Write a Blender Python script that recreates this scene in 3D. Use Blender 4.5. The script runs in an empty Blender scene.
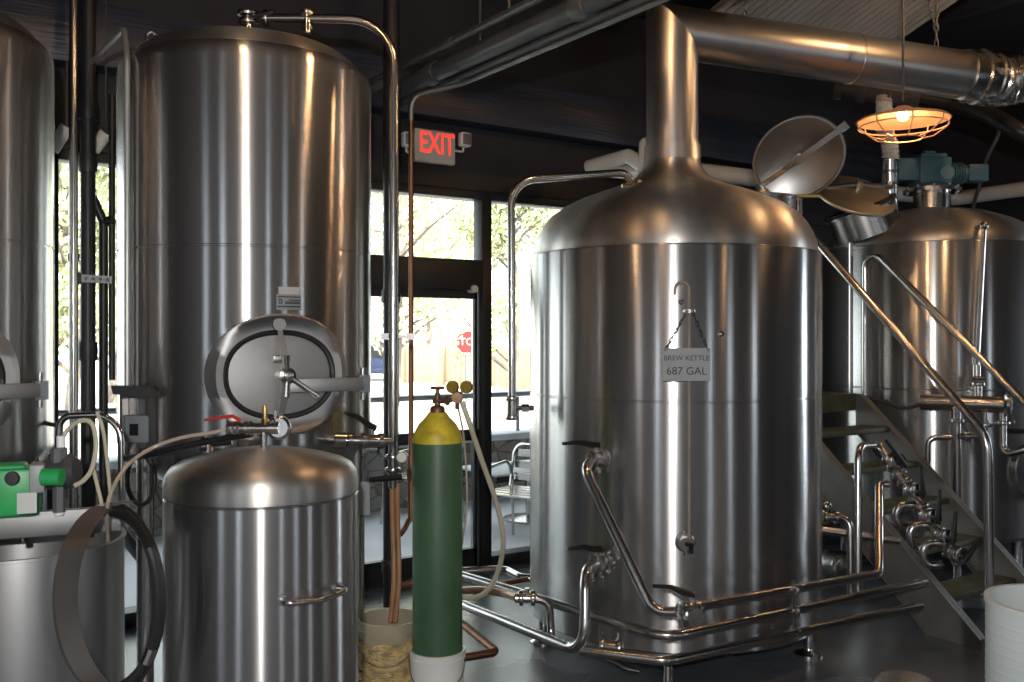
import bpy, bmesh, math, random
from mathutils import Vector as V, Matrix
PI = math.pi
S = bpy.context.scene
COL = S.collection
random.seed(7)
EYE, F, HOR = 1.7, 950.0, 336.0          # eye height in m, focal length in pixels, row of the horizon
FW = V((0.565, 0.8251, 0)); RT = V((0.8251, -0.565, 0))   # the room's x runs along the window wall, y towards it
UP = V((0, 0, 1))

def at(px, py, d):                        # measured point of the place: image direction + distance
    return RT * ((px - 512) / F * d) + FW * d + UP * (EYE + (HOR - py) / F * d)
def at_z(px, py, z):
    return at(px, py, (EYE - z) * F / (py - HOR))
def at_y(px, py, y):
    k = (px - 512) / F
    return at(px, py, y / (k * RT.y + FW.y))
def polar(deg, D, z=0.0):                 # azimuth from the camera heading and distance
    a = math.radians(deg)
    p = RT * (math.sin(a) * D) + FW * (math.cos(a) * D)
    return V((p.x, p.y, z))
def on_cyl(px, py, C, R):                 # where a sight line meets an upright cylinder
    d = (RT * ((px - 512) / F) + FW)
    o = V((0, 0, 0)); c = V((C.x, C.y, 0))
    a = d.dot(d); b = -2 * d.dot(c); e = c.dot(c) - R * R
    disc = max(b * b - 4 * a * e, 0)
    t = (-b - math.sqrt(disc)) / (2 * a)
    p = at(px, py, t)
    n = V((p.x - C.x, p.y - C.y, 0)).normalized()
    return p, n

def fillet(pts, rad, n=7):
    pts = [V(p) for p in pts]
    if rad <= 0 or len(pts) < 3: return pts
    out = [pts[0]]
    for i in range(1, len(pts) - 1):
        a, b, c = pts[i - 1], pts[i], pts[i + 1]
        u = (a - b); w = (c - b); lu, lw = u.length, w.length
        if lu < 1e-6 or lw < 1e-6: continue
        u.normalize(); w.normalize()
        ang = u.angle(w)
        if ang > PI - 0.02: out.append(b); continue
        t = min(rad / math.tan(ang / 2), lu * 0.48, lw * 0.48)
        r = t * math.tan(ang / 2)
        ctr = b + (u + w).normalized() * (r / math.sin(ang / 2))
        p0, p1 = b + u * t - ctr, b + w * t - ctr
        tot = p0.angle(p1)
        ax = p0.cross(p1).normalized()
        for k in range(n + 1):
            out.append(ctr + Matrix.Rotation(tot * k / n, 3, ax) @ p0)
    out.append(pts[-1])
    return out

def smooth_path(pts, n=8):                # Catmull-Rom
    P = [V(p) for p in pts]; P = [P[0] * 2 - P[1]] + P + [P[-1] * 2 - P[-2]]
    out = []
    for i in range(1, len(P) - 2):
        for k in range(n):
            t = k / n
            out.append(0.5 * ((2 * P[i]) + (P[i + 1] - P[i - 1]) * t + (2 * P[i - 1] - 5 * P[i] + 4 * P[i + 1] - P[i + 2]) * t * t
                              + (3 * P[i] - P[i - 1] - 3 * P[i + 1] + P[i + 2]) * t ** 3))
    out.append(P[-2])
    return out

class MB:
    def __init__(s): s.v = []; s.f = []
    def add(s, vs, fs):
        o = len(s.v); s.v += [V(p) for p in vs]; s.f += [tuple(i + o for i in f) for f in fs]; return s
    def box(s, c, size, rot=None, taper=1.0):
        hx, hy, hz = size[0] / 2, size[1] / 2, size[2] / 2
        vs = []
        for z in (-hz, hz):
            k = taper if z > 0 else 1
            for x, y in ((-hx, -hy), (hx, -hy), (hx, hy), (-hx, hy)): vs.append(V((x * k, y * k, z)))
        if rot is not None: vs = [rot @ p for p in vs]
        c = V(c)
        return s.add([p + c for p in vs], [(3, 2, 1, 0), (4, 5, 6, 7), (0, 1, 5, 4), (1, 2, 6, 5), (2, 3, 7, 6), (3, 0, 4, 7)])
    def span(s, a, b):                    # axis-aligned box between two corners
        a, b = V(a), V(b); return s.box((a + b) / 2, (abs(b.x - a.x), abs(b.y - a.y), abs(b.z - a.z)))
    def lathe(s, prof, c=(0, 0, 0), axis=(0, 0, 1), seg=48, close=False):
        z = V(axis).normalized(); x = V((1, 0, 0)) if abs(z.z) > .999 else z.orthogonal().normalized(); y = z.cross(x); c = V(c)
        vs, rings = [], []
        for r, t in prof:
            if r < 1e-6: rings.append([len(vs)]); vs.append(c + z * t)
            else:
                rings.append(list(range(len(vs), len(vs) + seg)))
                for k in range(seg):
                    a = 2 * PI * k / seg; vs.append(c + z * t + (x * math.cos(a) + y * math.sin(a)) * r)
        fs = []
        pairs = list(zip(rings, rings[1:])) + ([(rings[-1], rings[0])] if close else [])
        for A, B in pairs:
            for k in range(seg):
                k2 = (k + 1) % seg
                if len(A) == 1 and len(B) == 1: continue
                if len(A) == 1: fs.append((A[0], B[k2], B[k]))
                elif len(B) == 1: fs.append((A[k], A[k2], B[0]))
                else: fs.append((A[k], A[k2], B[k2], B[k]))
        return s.add(vs, fs)
    def cyl(s, a, b, r, r2=None, seg=20):
        a, b = V(a), V(b); L = (b - a).length; r2 = r if r2 is None else r2
        return s.lathe([(0, 0), (r, 0), (r2, L), (0, L)], a, b - a, seg)
    def tube(s, pts, r, bend=0.0, seg=12, flat=None, up=None, caps=True):
        P = fillet(pts, bend) if bend > 0 else [V(p) for p in pts]
        P = [p for i, p in enumerate(P) if i == 0 or (p - P[i - 1]).length > 1e-5]
        T = [(P[min(i + 1, len(P) - 1)] - P[max(i - 1, 0)]).normalized() for i in range(len(P))]
        x = V(up) - T[0] * V(up).dot(T[0]) if up is not None else T[0].orthogonal()
        x.normalize(); vs = []
        for i, p in enumerate(P):
            x = x - T[i] * x.dot(T[i])
            x.normalize(); y = T[i].cross(x)
            ri = r[i] if isinstance(r, (list, tuple)) else r
            for k in range(seg):
                a = 2 * PI * k / seg
                if flat: vs.append(p + x * math.cos(a) * ri + y * math.sin(a) * ri * flat)
                else: vs.append(p + (x * math.cos(a) + y * math.sin(a)) * ri)
        n = len(P); fs = []
        for i in range(n - 1):
            for k in range(seg):
                k2 = (k + 1) % seg
                fs.append((i * seg + k, i * seg + k2, (i + 1) * seg + k2, (i + 1) * seg + k))
        if caps:
            fs.append(tuple(reversed(range(seg)))); fs.append(tuple((n - 1) * seg + k for k in range(seg)))
        return s.add(vs, fs)
    def strip(s, pts, w, t, nrm):         # flat bar along a path; w across, t along nrm
        P = [V(p) for p in pts]; vs = []; N = V(nrm)
        for i, p in enumerate(P):
            T = (P[min(i + 1, len(P) - 1)] - P[max(i - 1, 0)]).normalized()
            b = T.cross(N).normalized(); m = b.cross(T).normalized()
            wi = w[i] if isinstance(w, (list, tuple)) else w
            for sx, sy in ((-1, -1), (1, -1), (1, 1), (-1, 1)): vs.append(p + b * (sx * wi / 2) + m * (sy * t / 2))
        fs = [(3, 2, 1, 0), tuple(4 * (len(P) - 1) + k for k in range(4))]
        for i in range(len(P) - 1):
            for k in range(4): fs.append((4 * i + k, 4 * i + (k + 1) % 4, 4 * i + 4 + (k + 1) % 4, 4 * i + 4 + k))
        return s.add(vs, fs)
    def prism(s, poly, o, ex, ey, ez):    # polygon in the ex, ey plane pushed along ez
        o, ex, ey, ez = V(o), V(ex), V(ey), V(ez); n = len(poly)
        vs = [o + ex * a + ey * b for a, b in poly]; vs += [p + ez for p in vs]
        fs = [tuple(reversed(range(n))), tuple(range(n, 2 * n))] + [(i, (i + 1) % n, n + (i + 1) % n, n + i) for i in range(n)]
        return s.add(vs, fs)
    def ball(s, c, r, seg=16, sq=1.0):
        n = seg // 2
        return s.lathe([(r * math.sin(PI * i / n) if 0 < i < n else 0, -r * sq * math.cos(PI * i / n)) for i in range(n + 1)], c, (0, 0, 1), seg)
    def torus(s, c, axis, R, r, seg=28, rs=8):
        return s.lathe([(R + r * math.cos(2 * PI * k / rs), r * math.sin(2 * PI * k / rs)) for k in range(rs)], c, axis, seg, close=True)
    def build(s, name, mat, parent=None, bevel=0.0, loc=None, sharp=35, smooth=True):
        me = bpy.data.meshes.new(name)
        o = bpy.data.objects.new(name, me); COL.objects.link(o)
        if parent is not None:
            base = V(WORLD[parent.name]); o.parent = parent; WORLD[o.name] = base
        else:
            if loc is None:
                n = len(s.v); loc = (sum(p.x for p in s.v) / n, sum(p.y for p in s.v) / n, min(p.z for p in s.v))
            base = V(loc); o.location = base; WORLD[o.name] = base
        me.from_pydata([p - base for p in s.v], [], s.f)
        bm = bmesh.new(); bm.from_mesh(me)
        bmesh.ops.recalc_face_normals(bm, faces=bm.faces)
        if bevel > 0:
            es = [e for e in bm.edges if len(e.link_faces) == 2 and e.calc_face_angle(0) > 0.6]
            bmesh.ops.bevel(bm, geom=es, offset=bevel, segments=2, profile=.5, affect='EDGES', clamp_overlap=True)
        if smooth:
            lim = math.radians(sharp)
            for f in bm.faces: f.smooth = True
            for e in bm.edges: e.smooth = not (len(e.link_faces) == 2 and e.calc_face_angle(0) > lim)
        bm.to_mesh(me); bm.free()
        me.materials.append(mat)
        return o
WORLD = {}

def thing(name, label, cat, loc, group=None):
    o = bpy.data.objects.new(name, None); COL.objects.link(o); o.empty_display_size = .1
    o.location = V(loc); WORLD[o.name] = V(loc)
    return tag(o, label, cat, group)
def tag(o, label, cat, group=None, kind=None):
    o['label'] = label; o['category'] = cat
    if group: o['group'] = group
    if kind: o['kind'] = kind
    return o
def struct(name, mb, mat, parent=None, bevel=0.0, smooth=True):
    o = mb.build(name, mat, parent, bevel, smooth=smooth)
    if parent is None: o['kind'] = 'structure'
    return o
def text(name, body, size, mat, parent, pos, right, up, extrude=.002, align='CENTER', wide=1.0, bold=0.0):
    cu = bpy.data.curves.new(name, 'FONT'); cu.body = body; cu.size = size; cu.align_x = align; cu.align_y = 'CENTER'; cu.extrude = extrude; cu.offset = bold
    tmp = bpy.data.objects.new(name, cu); COL.objects.link(tmp); cu.materials.append(mat)
    dg = bpy.context.evaluated_depsgraph_get(); me = bpy.data.meshes.new_from_object(tmp.evaluated_get(dg)); bpy.data.objects.remove(tmp)
    for v in me.vertices: v.co.x *= wide
    me.name = name; o = bpy.data.objects.new(name, me); COL.objects.link(o)
    if not me.materials: me.materials.append(mat)
    r, u = V(right).normalized(), V(up).normalized(); n = r.cross(u)
    m = Matrix((r, u, n)).transposed().to_4x4()
    base = WORLD[parent.name]; m.translation = V(pos) - base
    o.parent = parent; o.matrix_local = m; WORLD[o.name] = base
    return o
def copy_tree(root, label, delta, group=None):
    r = root.copy(); COL.objects.link(r); r.location = root.location + V(delta); WORLD[r.name] = V(r.location)
    r['label'] = label
    if group: r['group'] = group
    for ch in list(root.children):
        c = ch.copy(); COL.objects.link(c); c.parent = r; WORLD[c.name] = WORLD[r.name]
        for g in list(ch.children):
            d = g.copy(); COL.objects.link(d); d.parent = c; WORLD[d.name] = WORLD[r.name]
    return r

# ------------------------------------------------------------------ materials
def nodes(name):
    m = bpy.data.materials.new(name); m.use_nodes = True
    nt = m.node_tree; return m, nt, nt.nodes['Principled BSDF']
def noise_coords(nt, scale=(1, 1, 1)):
    tc = nt.nodes.new('ShaderNodeTexCoord'); mp = nt.nodes.new('ShaderNodeMapping'); mp.inputs['Scale'].default_value = scale
    nt.links.new(tc.outputs['Object'], mp.inputs['Vector']); return mp
def paint(name, col, rough=.5, metal=0.0, var=.12, scale=6, bump=0.0, spec=.5, bscale=None, stretch=(1, 1, 1)):
    m, nt, b = nodes(name)
    b.inputs['Roughness'].default_value = rough; b.inputs['Metallic'].default_value = metal; b.inputs['Specular IOR Level'].default_value = spec
    mp = noise_coords(nt, stretch); n = nt.nodes.new('ShaderNodeTexNoise'); n.inputs['Scale'].default_value = scale; n.inputs['Detail'].default_value = 5
    nt.links.new(mp.outputs[0], n.inputs['Vector'])
    cr = nt.nodes.new('ShaderNodeValToRGB'); cr.color_ramp.elements[0].position = .3; cr.color_ramp.elements[1].position = .7
    lo = [c * (1 - var) for c in col]; hi = [min(1, c * (1 + var)) for c in col]
    cr.color_ramp.elements[0].color = (*lo, 1); cr.color_ramp.elements[1].color = (*hi, 1)
    nt.links.new(n.outputs['Fac'], cr.inputs['Fac']); nt.links.new(cr.outputs['Color'], b.inputs['Base Color'])
    if bump:
        bp = nt.nodes.new('ShaderNodeBump'); bp.inputs['Strength'].default_value = bump; bp.inputs['Distance'].default_value = .01
        n2 = nt.nodes.new('ShaderNodeTexNoise'); n2.inputs['Scale'].default_value = bscale or scale * 4
        nt.links.new(mp.outputs[0], n2.inputs['Vector']); nt.links.new(n2.outputs['Fac'], bp.inputs['Height']); nt.links.new(bp.outputs[0], b.inputs['Normal'])
    return m
def brushed(name, col=(.49, .48, .47), rough=.24, aniso=1.0, axis='Z', rot=.25, wave=.022, haze=.15):
    m = paint(name, col, rough, 1.0, .16, 9, stretch=(1, 1, .04))
    nt = m.node_tree; b = nt.nodes['Principled BSDF']
    t = nt.nodes.new('ShaderNodeTangent'); t.direction_type = 'RADIAL'; t.axis = axis
    nt.links.new(t.outputs[0], b.inputs['Tangent'])
    b.inputs['Anisotropic'].default_value = aniso; b.inputs['Anisotropic Rotation'].default_value = rot
    mp = noise_coords(nt, (1, 1, .03)); n = nt.nodes.new('ShaderNodeTexNoise'); n.inputs['Scale'].default_value = 14; n.inputs['Detail'].default_value = 4
    nt.links.new(mp.outputs[0], n.inputs['Vector'])
    bp = nt.nodes.new('ShaderNodeBump'); bp.inputs['Strength'].default_value = wave; bp.inputs['Distance'].default_value = .02
    nt.links.new(n.outputs['Fac'], bp.inputs['Height']); nt.links.new(bp.outputs[0], b.inputs['Normal'])
    c = nt.nodes.new('ShaderNodeBsdfPrincipled'); c.inputs['Metallic'].default_value = 1; c.inputs['Roughness'].default_value = .58    # the haze of a worn brushed finish
    nt.links.new(b.inputs['Base Color'].links[0].from_socket, c.inputs['Base Color'])
    mx = nt.nodes.new('ShaderNodeMixShader'); mx.inputs[0].default_value = haze
    nt.links.new(b.outputs[0], mx.inputs[1]); nt.links.new(c.outputs[0], mx.inputs[2]); nt.links.new(mx.outputs[0], nt.nodes['Material Output'].inputs['Surface'])
    return m
def emit(name, col, strength):
    m, nt, b = nodes(name); b.inputs['Base Color'].default_value = (*col, 1); b.inputs['Emission Color'].default_value = (*col, 1); b.inputs['Emission Strength'].default_value = strength
    return m
def glass(name):
    m = bpy.data.materials.new(name); m.use_nodes = True; nt = m.node_tree; nt.nodes.clear()
    out = nt.nodes.new('ShaderNodeOutputMaterial'); mix = nt.nodes.new('ShaderNodeMixShader'); tr = nt.nodes.new('ShaderNodeBsdfTransparent'); gl = nt.nodes.new('ShaderNodeBsdfGlossy')
    fr = nt.nodes.new('ShaderNodeFresnel'); fr.inputs['IOR'].default_value = 1.35
    tr.inputs['Color'].default_value = (.96, .98, .97, 1); gl.inputs['Roughness'].default_value = .02
    nt.links.new(fr.outputs[0], mix.inputs[0]); nt.links.new(tr.outputs[0], mix.inputs[1]); nt.links.new(gl.outputs[0], mix.inputs[2]); nt.links.new(mix.outputs[0], out.inputs[0])
    return m
def clear_hose(name, col, alpha):
    m = paint(name, col, .25, 0, .1, 8); m.node_tree.nodes['Principled BSDF'].inputs['Alpha'].default_value = alpha; return m
STEEL = brushed('brushed stainless')
DOMEST = brushed('spun stainless head', (.50, .475, .44), .38, .8)
STEEL_V = brushed('brushed stainless pot', (.42, .42, .42), .42, .5)
PIPE = paint('polished stainless pipe', (.52, .50, .48), .22, 1, .06, 5)
MANWAY = paint('brushed manway plate', (.42, .415, .41), .48, 1, .10, 4)
SATIN = paint('satin stainless sheet', (.47, .46, .45), .27, 1, .10, 5)
DULL = paint('dull galvanised steel', (.27, .27, .27), .56, 1, .15, 7)
DARKSTEEL = paint('dark painted steel', (.045, .045, .048), .5, 0, .2, 5)
FRAME = paint('dark bronze window metal', (.012, .012, .013), .45, .0, .2, 4)
WALLP = paint('charcoal wall paint', (.016, .016, .021), .7, 0, .15, 3, .2)
CEILP = paint('black ceiling paint', (.007, .007, .010), .75, 0, .2, 3, .2)
DECK = paint('bare corrugated deck', (.30, .29, .27), .5, .3, .12, 4)
RUBBER = paint('black rubber', (.012, .012, .013), .45, 0, .2, 9)
BLACKP = paint('black plastic', (.01, .01, .012), .35, 0, .1, 9)
BLACKPIPE = paint('black iron pipe', (.016, .016, .018), .42, 0, .25, 7)
COPPER = paint('copper pipe', (.27, .135, .085), .42, 1, .2, 8)
AMBER = paint('amber tubing', (.42, .22, .10), .35, 0, .2, 9)
BRASS = paint('brass', (.70, .50, .18), .28, 1, .15, 12)
OLDBRASS = paint('tarnished brass', (.20, .12, .07), .45, .7, .25, 20)
GREENCYL = paint('green cylinder paint', (.058, .130, .064), .45, 0, .22, 5, .1, stretch=(1, 1, .5))
YELLOW = paint('yellow shoulder paint', (.62, .50, .04), .45, 0, .3, 18)
YGAUGE = paint('yellow gauge case', (.30, .20, .02), .4, .2, .15, 18)
WHITEP = paint('white plastic', (.82, .82, .81), .4, 0, .05, 5)
BEIGEP = paint('beige bucket plastic', (.42, .37, .27), .45, 0, .08, 5)
BARREL = paint('frosted white plastic', (.60, .66, .66), .4, 0, .04, 4)
PVC = paint('white pvc pipe', (.62, .60, .56), .45, 0, .06, 4)
TEAL = paint('teal machine paint', (.050, .125, .155), .45, 0, .15, 9)
GREENM = paint('bright green machine paint', (.03, .36, .10), .4, 0, .12, 12)
GREYM = paint('grey plastic fitting', (.12, .12, .13), .45, 0, .12, 12)
REDP = paint('red lever grip', (.45, .03, .02), .4)
CONDUIT = paint('zinc conduit', (.36, .36, .35), .4, .5, .1, 8)
STRINGER = paint('grey stair steel', (.17, .165, .15), .45, .35, .15, 6)
PLATE = paint('grey metal plate', (.27, .29, .30), .5, .2, .08, 12)
INK = paint('dark ink', (.035, .035, .04), .6)
STICK = paint('pale sticker', (.52, .52, .50), .5)
BARRELM = paint('dark grey motor barrel', (.055, .055, .06), .42, 0, .1, 9)
HOSE = clear_hose('milky hose', (.55, .50, .38), .85)
CLEARH = clear_hose('clear vinyl hose', (.48, .40, .32), .62)
GLASS = glass('window glass')
LAMPREFL = paint('copper reflected lamp', (.70, .42, .24), .4, .5, .1, 6)
TREAD = paint('worn green stair tread', (.085, .095, .055), .55, .2, .3, 9, .3)
# ------------------------------------------------------------------ setting
YW = 5.83
FLOORM = paint('sealed grey concrete', (.105, .114, .128), .28, 0, .25, 1.6, .05, bscale=30)
nt = FLOORM.node_tree; b = nt.nodes['Principled BSDF']
n = nt.nodes.new('ShaderNodeTexNoise'); n.inputs['Scale'].default_value = 3; n.inputs['Detail'].default_value = 6
mr = nt.nodes.new('ShaderNodeMapRange'); mr.inputs['From Min'].default_value = .35; mr.inputs['From Max'].default_value = .65; mr.inputs['To Min'].default_value = .08; mr.inputs['To Max'].default_value = .30
nt.links.new(n.outputs['Fac'], mr.inputs['Value']); nt.links.new(mr.outputs[0], b.inputs['Roughness'])
struct('floor', MB().span((-3, -4.5, -.2), (9.5, YW + .14, 0)), FLOORM)
struct('ceiling', MB().span((-3.2, -4.7, 4.3), (9.7, YW + .3, 4.5)), CEILP)
struct('wall_left', MB().span((-3.2, -4.5, -.2), (-3, YW + .14, 4.3)), WALLP)
struct('wall_right', MB().span((9.5, -4.5, -.2), (9.7, YW + .14, 4.3)), WALLP)
struct('wall_front', MB().span((-3.2, -4.7, -.2), (9.7, -4.5, 4.3)), WALLP)
wb = MB().span((-3, YW, 2.75), (9.5, YW + .14, 4.3)).span((5.3, YW, 0), (9.5, YW + .14, 2.75)).span((-3, YW, 0), (-1.2, YW + .14, 2.75))
struct('wall_back', wb, WALLP)
struct('trim_1', MB().span((-3, YW - .18, 3.2), (9.5, YW, 3.55)), paint('blue black beam', (.026, .031, .046), .33, 0, .35, 3, .3, stretch=(.3, 1, 6)), bevel=.01)
struct('trim_2', MB().span((-3, YW - .03, 2.75), (9.5, YW, 2.87)), FRAME)
for k, x in enumerate((.2, 2.1, 4.6, 6.6)):
    struct('trim_%d' % (k + 3), MB().span((x, -4.5, 4.05), (x + .14, YW - .19, 4.3)), CEILP, bevel=.006)
# sloping corrugated deck hung under the ceiling
cor = []
x0, x1 = 4.15, 5.71
N = 150
for k in range(N + 1):
    x = x0 + (x1 - x0) * k / N
    cor.append((x, .022 * math.tanh(3 * math.sin(2 * PI * k / 6))))
mb = MB(); ya, yb, za, zb = 4.05, 2.1, 3.585, 4.285
vs = []
for (y, z) in ((ya, za), (yb, zb)):
    for t in (0, .012): vs += [(x, y, z + h + t) for x, h in cor]
M_ = N + 1; fs = []
for k in range(N):
    fs += [(k, k + 1, 2 * M_ + k + 1, 2 * M_ + k), (M_ + k, 3 * M_ + k, 3 * M_ + k + 1, M_ + k + 1), (k, M_ + k, M_ + k + 1, k + 1), (2 * M_ + k, 2 * M_ + k + 1, 3 * M_ + k + 1, 3 * M_ + k)]
mb.add(vs, fs)
dk = struct('ceiling_deck', mb, DECK)
struct('deck_joist', MB().tube([(5.0, 4.0, 3.66), (5.0, 2.2, 4.3)], .035, seg=8), DARKSTEEL, dk)

# window wall: frames and panes
def window(name, xa, xb, rails, mull, z0=0.0, z1=2.75):
    f = MB(); y0, y1 = YW - .02, YW + .12
    f.span((xa, y0, z0), (xa + .06, y1, z1)).span((xb - .06, y0, z0), (xb, y1, z1))
    f.span((xa, y0, z0), (xb, y1, z0 + .09)).span((xa, y0, z1 - .06), (xb, y1, z1))
    for x in mull: f.span((x - .03, y0, z0), (x + .03, y1, z1))
    for z, h in rails: f.span((xa, y0, z - h / 2), (xb, y1, z + h / 2))
    w = bpy.data.objects.new(name, None); COL.objects.link(w); w.location = (xa, YW, z0); WORLD[w.name] = V((xa, YW, z0)); w['kind'] = 'structure'
    f.build('frame', FRAME, w, bevel=.004)
    MB().span((xa + .04, YW + .045, z0 + .05), (xb - .04, YW + .055, z1 - .04)).build('pane', GLASS, w)
    return w
window('window_1', -1.2, 2.28, [], [-.3, .88])
window('window_2', 2.28, 3.79, [], [2.6], 2.16, 2.75)
window('window_3', 3.735, 5.3, [], [])
window('window_4', 2.28, 2.62, [], [], 0, 2.10)
dr = bpy.data.objects.new('door_1', None); COL.objects.link(dr); dr.location = (2.62, YW, 0); WORLD[dr.name] = V((2.62, YW, 0)); dr['kind'] = 'structure'
f = MB()
f.span((2.62, YW - .03, .0), (2.72, YW + .12, 2.16)).span((3.715, YW - .02, 0), (3.80, YW + .08, 2.75)).span((2.28, YW - .03, 2.03), (3.72, YW + .12, 2.22)).span((2.62, YW, 0), (3.72, YW + .12, .02))
f.build('frame', FRAME, dr, bevel=.004)
MB().span((2.72, YW + .02, .02), (2.80, YW + .07, 2.03)).span((3.675, YW + .02, .02), (3.70, YW + .07, 2.03)).span((2.72, YW + .02, .02), (3.70, YW + .07, .16)).span((2.72, YW + .02, 1.97), (3.70, YW + .07, 2.03)).build('leaf', FRAME, dr)
MB().span((2.76, YW + .04, .1), (3.67, YW + .05, 2.0)).build('pane', GLASS, dr)
MB().span((2.74, YW - .05, .95), (3.68, YW + .0, 1.03)).build('push_bar', FRAME, dr, bevel=.01)
p = at_y(474, 289, YW - .03)
MB().lathe([(0, -.02), (.025, -.02), (.03, .0), (.03, .05), (0, .05)], p, (0, 1, 0), 20).build('door_closer', PVC, dr)
dr['kind'] = 'structure'

# ------------------------------------------------------------------ outdoors
PATIO = paint('pale patio concrete', (.50, .52, .55), .8, 0, .08, 3, .1)
struct('ground_patio', MB().span((-14, YW + .15, -.25), (22, 9.4, -.03)), PATIO)
struct('ground_street', MB().span((-40, 9.4, -.3), (60, 70, -.06)), paint('sunlit pavement', (.60, .58, .54), .9, 0, .12, .6))
struct('ceiling_porch', MB().span((-8, YW + .32, 3.5), (16, 9.3, 3.62)), CEILP)
for k, x in enumerate((-5, 1.0, 13.5)):
    struct('column_%d' % (k + 1), MB().span((x, 9.05, -.03), (x + .12, 9.17, 3.5)), FRAME)
# low stone wall with a cap
STONE, nt, b = nodes('fieldstone')
tc = noise_coords(nt, (1, 1, 1.5)); vo = nt.nodes.new('ShaderNodeTexVoronoi'); vo.inputs['Scale'].default_value = 4.8
vd = nt.nodes.new('ShaderNodeTexVoronoi'); vd.feature = 'DISTANCE_TO_EDGE'; vd.inputs['Scale'].default_value = 4.8
cr = nt.nodes.new('ShaderNodeValToRGB'); cr.color_ramp.elements[0].color = (.11, .095, .085, 1); cr.color_ramp.elements[1].color = (.27, .245, .22, 1)
cm = nt.nodes.new('ShaderNodeValToRGB'); cm.color_ramp.elements[0].position = .02; cm.color_ramp.elements[1].position = .07
cm.color_ramp.elements[0].color = (.45, .43, .40, 1); cm.color_ramp.elements[1].color = (1, 1, 1, 1)
mx = nt.nodes.new('ShaderNodeMix'); mx.data_type = 'RGBA'; mx.blend_type = 'MULTIPLY'; mx.inputs['Factor'].default_value = 1
nt.links.new(tc.outputs[0], vo.inputs['Vector']); nt.links.new(tc.outputs[0], vd.inputs['Vector'])
nt.links.new(vo.outputs['Color'], cr.inputs['Fac']); nt.links.new(vd.outputs['Distance'], cm.inputs['Fac'])
nt.links.new(cr.outputs['Color'], mx.inputs['A']); nt.links.new(cm.outputs['Color'], mx.inputs['B']); nt.links.new(mx.outputs['Result'], b.inputs['Base Color']); b.inputs['Roughness'].default_value = .85
sw = thing('stone_wall', 'low fieldstone garden wall with a pale cap outside the windows', 'garden wall', (5, 8.6, -.03))
MB().span((-6, 8.5, -.03), (14, 8.8, .58)).build('masonry', STONE, sw)
MB().span((-6.05, 8.46, .58), (14.05, 8.84, .65)).build('cap', PATIO, sw, bevel=.015)
rl = thing('patio_railing', 'grey metal railing standing on the stone garden wall', 'railing', (5, 8.65, .65))
MB().tube([(-6, 8.65, 1.06), (14, 8.65, 1.06)], .03, seg=8).build('top_rail', DULL, rl)
for k in range(11): MB().tube([(-6 + 2 * k, 8.65, .64), (-6 + 2 * k, 8.65, 1.06)], .022, seg=8).build('post', DULL, rl)

def chair(C, rz, label):
    R = Matrix.Rotation(rz, 3, 'Z'); C = V(C)
    def q(x, y, z): return C + R @ V((x, y, z))
    t = thing('patio_chair', label, 'chair', C, 'aluminium patio chairs')
    for s in (-1, 1):
        MB().tube([q(s * .27, .24, 0), q(s * .26, .18, .62), q(s * .26, -.22, .66), q(s * .25, -.26, .45), q(s * .27, -.30, 0)], .014, .07, 8).build('side_frame', PIPE, t)
    MB().tube([q(-.25, -.22, .42), q(-.25, -.30, .80), q(.25, -.30, .80), q(.25, -.22, .42)], .014, .1, 8).build('back_frame', PIPE, t)
    m = MB()
    for k in range(5): m.box(q(0, -.20 + .1 * k, .44), (.5, .07, .012), R)
    m.build('seat', PIPE, t)
    m = MB()
    for k in range(3): m.box(q(0, -.285 - .012 * k, .52 + .1 * k), (.5, .012, .06), R)
    m.build('backrest', PIPE, t)
    return t
def wz(px, py, z): p = at_z(px, py, z); return V((p.x, p.y, z))
c1 = wz(517, 560, -.03)
cc = at_z(520, 545, -.03)
chair((cc.x, cc.y, -.03), PI * .62, 'aluminium patio chair facing the stone wall, between door jamb and kettle')
chair((4.25, 7.7, -.03), PI / 2 + .3, 'aluminium patio chair seen through the glass door beside the gas cylinder')
tb = thing('patio_table', 'square patio table with a dark edge, outside beside the door jamb', 'table', (5.2, 7.3, -.03))
MB().span((4.60, 6.95, .46), (5.7, 7.65, .48)).build('table_top', PATIO, tb, bevel=.006)
MB().span((4.585, 6.935, .41), (5.715, 7.665, .46)).build('apron', FRAME, tb)
MB().lathe([(0, 0), (.25, 0), (.25, .02), (.04, .05), (.035, .43), (0, .43)], (5.2, 7.3, -.03), seg=20).build('pedestal', PIPE, tb)

# stop sign across the street, its back half behind the door stile
sp = at(467, 342, 24)
ss = thing('stop_sign', 'red octagonal stop sign on a grey post across the street', 'road sign', (sp.x, sp.y, -.06))
MB().tube([(sp.x, sp.y + .03, -.06), (sp.x, sp.y + .03, sp.z + .4)], .04, seg=8).build('post', DULL, ss)
nrm = V((-sp.x, -sp.y, 0)).normalized(); rt = UP.cross(nrm)
rt = V((rt.x, rt.y, 0)).normalized()
octa = lambda r: [(r * math.cos(PI / 8 + k * PI / 4), r * math.sin(PI / 8 + k * PI / 4)) for k in range(8)]
MB().prism(octa(.325), V((sp.x, sp.y, sp.z)) + nrm * .01, rt, UP, nrm * .012).build('border', WHITEP, ss, smooth=False)
MB().prism(octa(.295), V((sp.x, sp.y, sp.z)) + nrm * .022, rt, UP, nrm * .006).build('face', paint('stop red', (.55, .03, .03), .4), ss, smooth=False)
text('lettering', 'STOP', .26, WHITEP, ss, V((sp.x, sp.y, sp.z)) + nrm * .032, rt, UP)

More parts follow.
